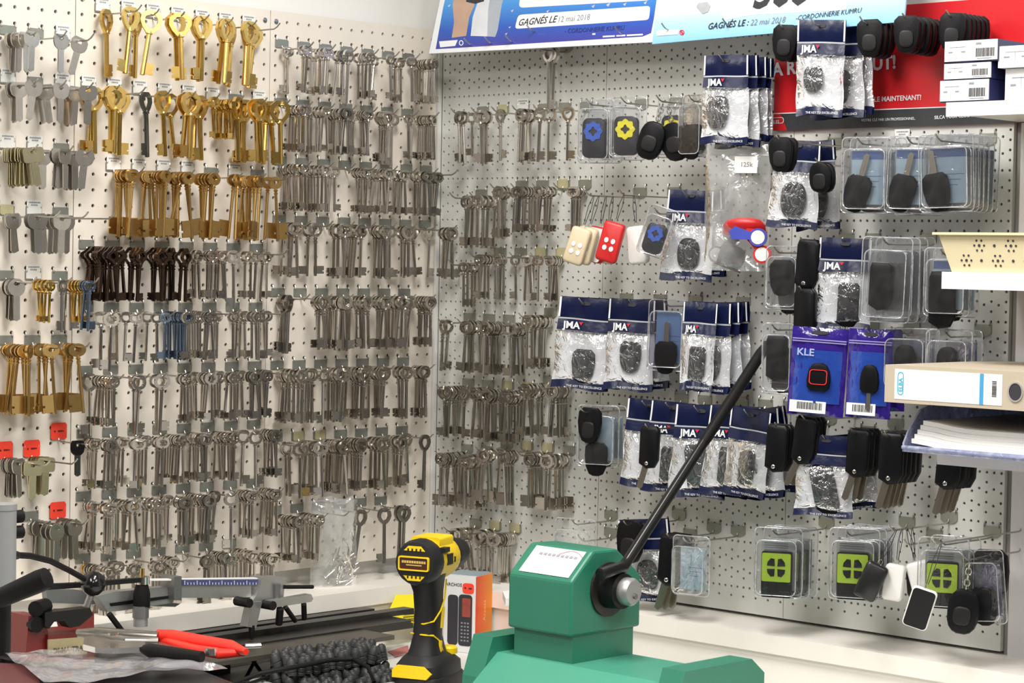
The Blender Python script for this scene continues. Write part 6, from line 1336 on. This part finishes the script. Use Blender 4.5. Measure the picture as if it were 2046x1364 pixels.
# phone box
PB = onZ(917, 1303, CZ); 
t = thing('phone_box', 'white and orange phone carton with red price sticker', 'carton', Matrix.Translation(PB) @ Matrix.Rotation(R(-73), 4, 'Z'))
e0 = onZ(882, 1300, CZ); Wb = 0.060; Db_ = 0.062; Hb_ = 0.132
M_BOXW = mat('carton_white', (0.74, 0.74, 0.74), 0.4); M_BOXO = gradient('carton_orange', [(0.72, 0.06, 0.01), (0.85, 0.16, 0.01), (0.80, 0.28, 0.01)], 'Y', 0.0, Db_, 0.4)
MB().box(-Wb/2, Wb/2, 0, Db_, 0, Hb_).build('carton', M_BOXW, t, False)
MB().box(Wb/2+0.0001, Wb/2+0.0006, 0.0004, Db_-0.0004, 0.0004, Hb_-0.0004).build('side_panel', M_BOXO, t, False)
MB().prism([(0, 0)]*0 or [(-Wb/2, 0), (Wb/2, 0), (Wb/2, 0.001), (-Wb/2, 0.001)], 0, 0.0001).build('seam', M_BOXW, t, False)
MB().box(-Wb/2, Wb/2, 0.006, Db_, Hb_+0.0001, Hb_+0.0006).build('lid', mat('carton_lid', (0.30, 0.38, 0.42), 0.4), t, False)
ph = MB().loft([[(x, y, z) for x, z in rrect(0.026, 0.088, 0.006, 3, 0.011, 0.056)] for y in (-0.0001, -0.0006)]).build('printed_phone', M_INK, t)
MB().loft([[(x, y, z) for x, z in rrect(0.020, 0.086, 0.006, 3, -0.013, 0.055)] for y in (-0.0001, -0.0004)]).build('printed_phone', M_INK, t)
MB().prism(rrect(0.016, 0.032, 0.001, 2, 0.013, 0.078), -0.0010, -0.0006).build('printed_screen', mat('screen_red', (0.35, 0.07, 0.05), 0.5, var=0.5, nscale=90), ph, False)
mb = MB()
for i in range(3):
    for j in range(6): mb.box(0.003+0.006*i, 0.0065+0.006*i, -0.0009, -0.0006, 0.020+0.006*j, 0.0225+0.006*j)
mb.build('printed_keypad', M_INKG, ph, False)
text('ARCHOS', 0.0080, M_INK, t, LT(-0.0280, -0.0006, 0.113), bold=0.01)
pt_ = MB().prism(ell(0.022, 0.018, 14, 0.016, 0.111, 4), -0.0009, -0.0005).build('price_sticker', M_ORANGE, t, False)
MB().box(0.009, 0.012, -0.0012, -0.0009, 0.110, 0.113).box(0.017, 0.023, -0.0012, -0.0009, 0.110, 0.1125).build('lettering', M_INK, pt_, False)
text('Access', 0.013, mat('pale_orange', (0.9, 0.55, 0.25), 0.5), t, Matrix.Translation((Wb/2+0.0008, Db_*0.60, 0.052)) @ Matrix.Rotation(R(90), 4, 'Z') @ Matrix.Rotation(R(-90), 4, 'Y'))
o = lay('white_card', 'white folded card behind the phone carton', 'card', ((1004, 1195), (1060, 1186), (1075, 1200), (1010, 1210)), 1.0302, 0.012, M_PAPER)

# clear bag of screws hanging at the left board
bp_ = onL(668, 1012, 0.055)
t = thing('screw_bag', 'crumpled clear bag of screws hanging below the steel keys', 'bag', Matrix.Translation(bp_) @ Matrix.Rotation(R(-20), 4, 'Z'))
MB().grid(bagbody(51, 0.085, 0.012, -0.168, 0.004, -0.016), 18, 26).grid(bagbody(53, 0.085, 0.012, -0.168, 0.004, 0.014), 14, 18).build('film', M_ZIPFILM, t)
MB().tube([(-0.03, 0, 0.010), (-0.01, -0.003, 0.014), (0.02, 0.002, 0.008), (0.035, 0, 0.016)], [0.004, 0.006, 0.005, 0.003], 8).build('gathered_top', M_ZIPFILM, t)
meScr = MB().lathe([(0.0026, 0.0), (0.0026, 0.0012), (0.0013, 0.0026), (0.0013, 0.020), (0.0004, 0.024)], 8).mesh('shaft', M_BSTEEL)
meScH = MB().lathe([(0.0030, -0.0008), (0.0030, 0.0006)], 8).mesh('head', M_STEEL)
for k in range(34):
    q = Vector((random.uniform(-0.018, 0.032), random.uniform(-0.007, 0.006), random.uniform(-0.150, -0.085)))
    q.x += (q.z+0.12)*0.25
    sw = thing('screw', 'loose screw in the crumpled clear bag', 'screw', t.matrix_world @ Matrix.Translation(q) @ Matrix.Rotation(random.gauss(0.75, 0.6), 4, 'Y') @ Matrix.Rotation(random.uniform(-.5, .5), 4, 'X'), 'screws in the clear bag')
    obj('shaft', meScr, sw); obj('head', meScH, sw)

# ------------------------------------------------------------------ green machine with long lever
M_GRN = mat('machine_green', (0.025, 0.20, 0.125), 0.4, var=0.08, nscale=20); M_GRNL = mat('machine_green_lit', (0.07, 0.32, 0.22), 0.4)
YM = -0.800
G = lambda px, py, y=YM: onY(px, py, y)
gm = Asm('lever_press', 'green bench machine with long black lever and silver hub', 'machine', (-0.46, -0.72, CZ))
prof = [G(1142, 1163), G(1186, 1100), G(1234, 1096), G(1281, 1147)]
zl = 1.06
pp = [Vector((prof[0].x, YM, zl)), prof[0], prof[1], prof[2], prof[3], Vector((prof[3].x, YM, zl))]
hd_ = gm.mb().extr(pp, (0, 0.125, 0)).build('head', M_GRN, gm.t, False)
bv = hd_.modifiers.new('bevel', 'BEVEL'); bv.width = 0.004; bv.segments = 2
u1 = (prof[1]-prof[0]); nrm = Vector((-u1.z, 0, u1.x)).normalized()
if nrm.z < 0: nrm = -nrm
o_ = prof[0]+nrm*0.0006
lab = [o_+u1*0.10+Vector((0, 0.010, 0)), o_+u1*0.92+Vector((0, 0.010, 0)), o_+u1*0.92+Vector((0, 0.108, 0)), o_+u1*0.10+Vector((0, 0.108, 0))]
lb_ = gm.mb().extr(lab, nrm*0.0006).build('label_plate', mat('label_white', (0.85, 0.86, 0.86), 0.4), gm.t, False)
mb = gm.mb()
for k in range(9):
    y0 = YM+0.092-0.0085*k; b0_ = o_+nrm*0.0009+u1*0.66
    mb.extr([b0_+Vector((0, y0-0, YM*0)).__class__((0, y0-YM, 0)), b0_+Vector((0, y0-YM-0.006, 0)), b0_+u1*0.07+Vector((0, y0-YM-0.006, 0)), b0_+u1*0.07+Vector((0, y0-YM, 0))], nrm*0.0003)
mb.build('lettering', mat('faded_ink', (0.35, 0.33, 0.38), 0.5), lb_, False).matrix_parent_inverse = Matrix()
mb = gm.mb()
pts = [o_+nrm*0.0010+u1*(0.74+0.14*math.sin(math.pi*k/8))+Vector((0, 0.055-0.045*k/8, 0)) for k in range(9)]
mb.tube(pts, 0.0006, 4).build('printed_arc', mat('faded_red', (0.65, 0.25, 0.3), 0.5), lb_, False)
hub = G(1233, 1158, YM-0.03); hc = Vector((hub.x, YM, hub.z))
dc = Vector((G(1215, 1165).x, YM, G(1215, 1160).z-0.012))
gm.mb().tube([dc+Vector((0, 0.001, 0)), dc+Vector((0, -0.004, 0))], 0.040, 30).build('wheel_recess', mat('brown_black', (0.022, 0.016, 0.013), 0.45), gm.t)
gm.mb().tube([dc+Vector((0, -0.0041, 0)), dc+Vector((0, -0.030, 0))], [0.028, 0.026], 26).build('wheel', M_BLACKM, gm.t)
hb = dc+Vector((0.004, -0.0301, 0.0))
gm.mb().tube([hb, hb+Vector((0, -0.012, 0)), hb+Vector((0, -0.0165, 0))], [0.0205, 0.0205, 0.017], 26).build('hub', M_ALU, gm.t)
gm.mb().tube([hb+Vector((0.002, -0.0166, -0.006)), hb+Vector((0.002, -0.019, -0.006))], 0.004, 10).build('hub_screw', M_ALUD, gm.t)
YL = YM-0.024
l0 = onY(1200, 1148, YL); l1 = onY(1246, 1132, YL); l2 = onY(1528, 694, YL)
lv = gm.mb().tube([l0, l0.lerp(l1, 0.5)+Vector((0, 0, 0.001)), l1, l1.lerp(l2, 0.03), l1.lerp(l2, 0.55)], [0.010, 0.009, 0.009, 0.0078, 0.0078], 14).build('lever', mat('lever_black', (0.02, 0.02, 0.02), 0.25, 0.5), gm.t)
gm.mb().tube([l1.lerp(l2, 0.5501), l1.lerp(l2, 0.57), l1.lerp(l2, 0.97), l1.lerp(l2, 1.02)], [0.0080, 0.0086, 0.0088, 0.006], 16).build('lever_grip', M_RUB, gm.t)
gm.mb().box(prof[0].x+0.01, prof[3].x-0.01, YM+0.005, YM+0.12, 0.9305, zl).build('pedestal', M_GRN, gm.t, False)
# broad base in front
bxl = onZ(930, 1250, 1.045)
yb0, yb1 = -0.615, -1.02
prf = [(-0.535, CZ+0.0005), (-0.532, 0.985), (-0.510, 1.043), (-0.36, 1.043), (-0.33, 1.02), (-0.33, CZ+0.0005)]
gm.mb().extr([(x, yb0, z) for x, z in prf], (0, -0.040, 0)).build('cheek', M_GRN, gm.t, False)
gm.mb().extr([(x, yb1, z) for x, z in prf], (0, 0.040, 0)).build('cheek', M_GRN, gm.t, False)
gm.mb().extr([(-0.585, yb0-0.0401, CZ+0.001), (-0.585, yb0-0.0401, 0.955), (-0.50, yb0-0.0401, 1.02), (-0.36, yb0-0.0401, 1.02), (-0.34, yb0-0.0401, CZ+0.001)], (0, yb1+0.0401-yb0+0.0401, 0)).build('base', M_GRNL, gm.t, False)  # paler green paints the light caught by the slanted face
gm.mb().box(-0.645, -0.605, -0.98, -0.66, 0.9305, 0.96).build('chip_tray', M_BLACKM, gm.t, False)
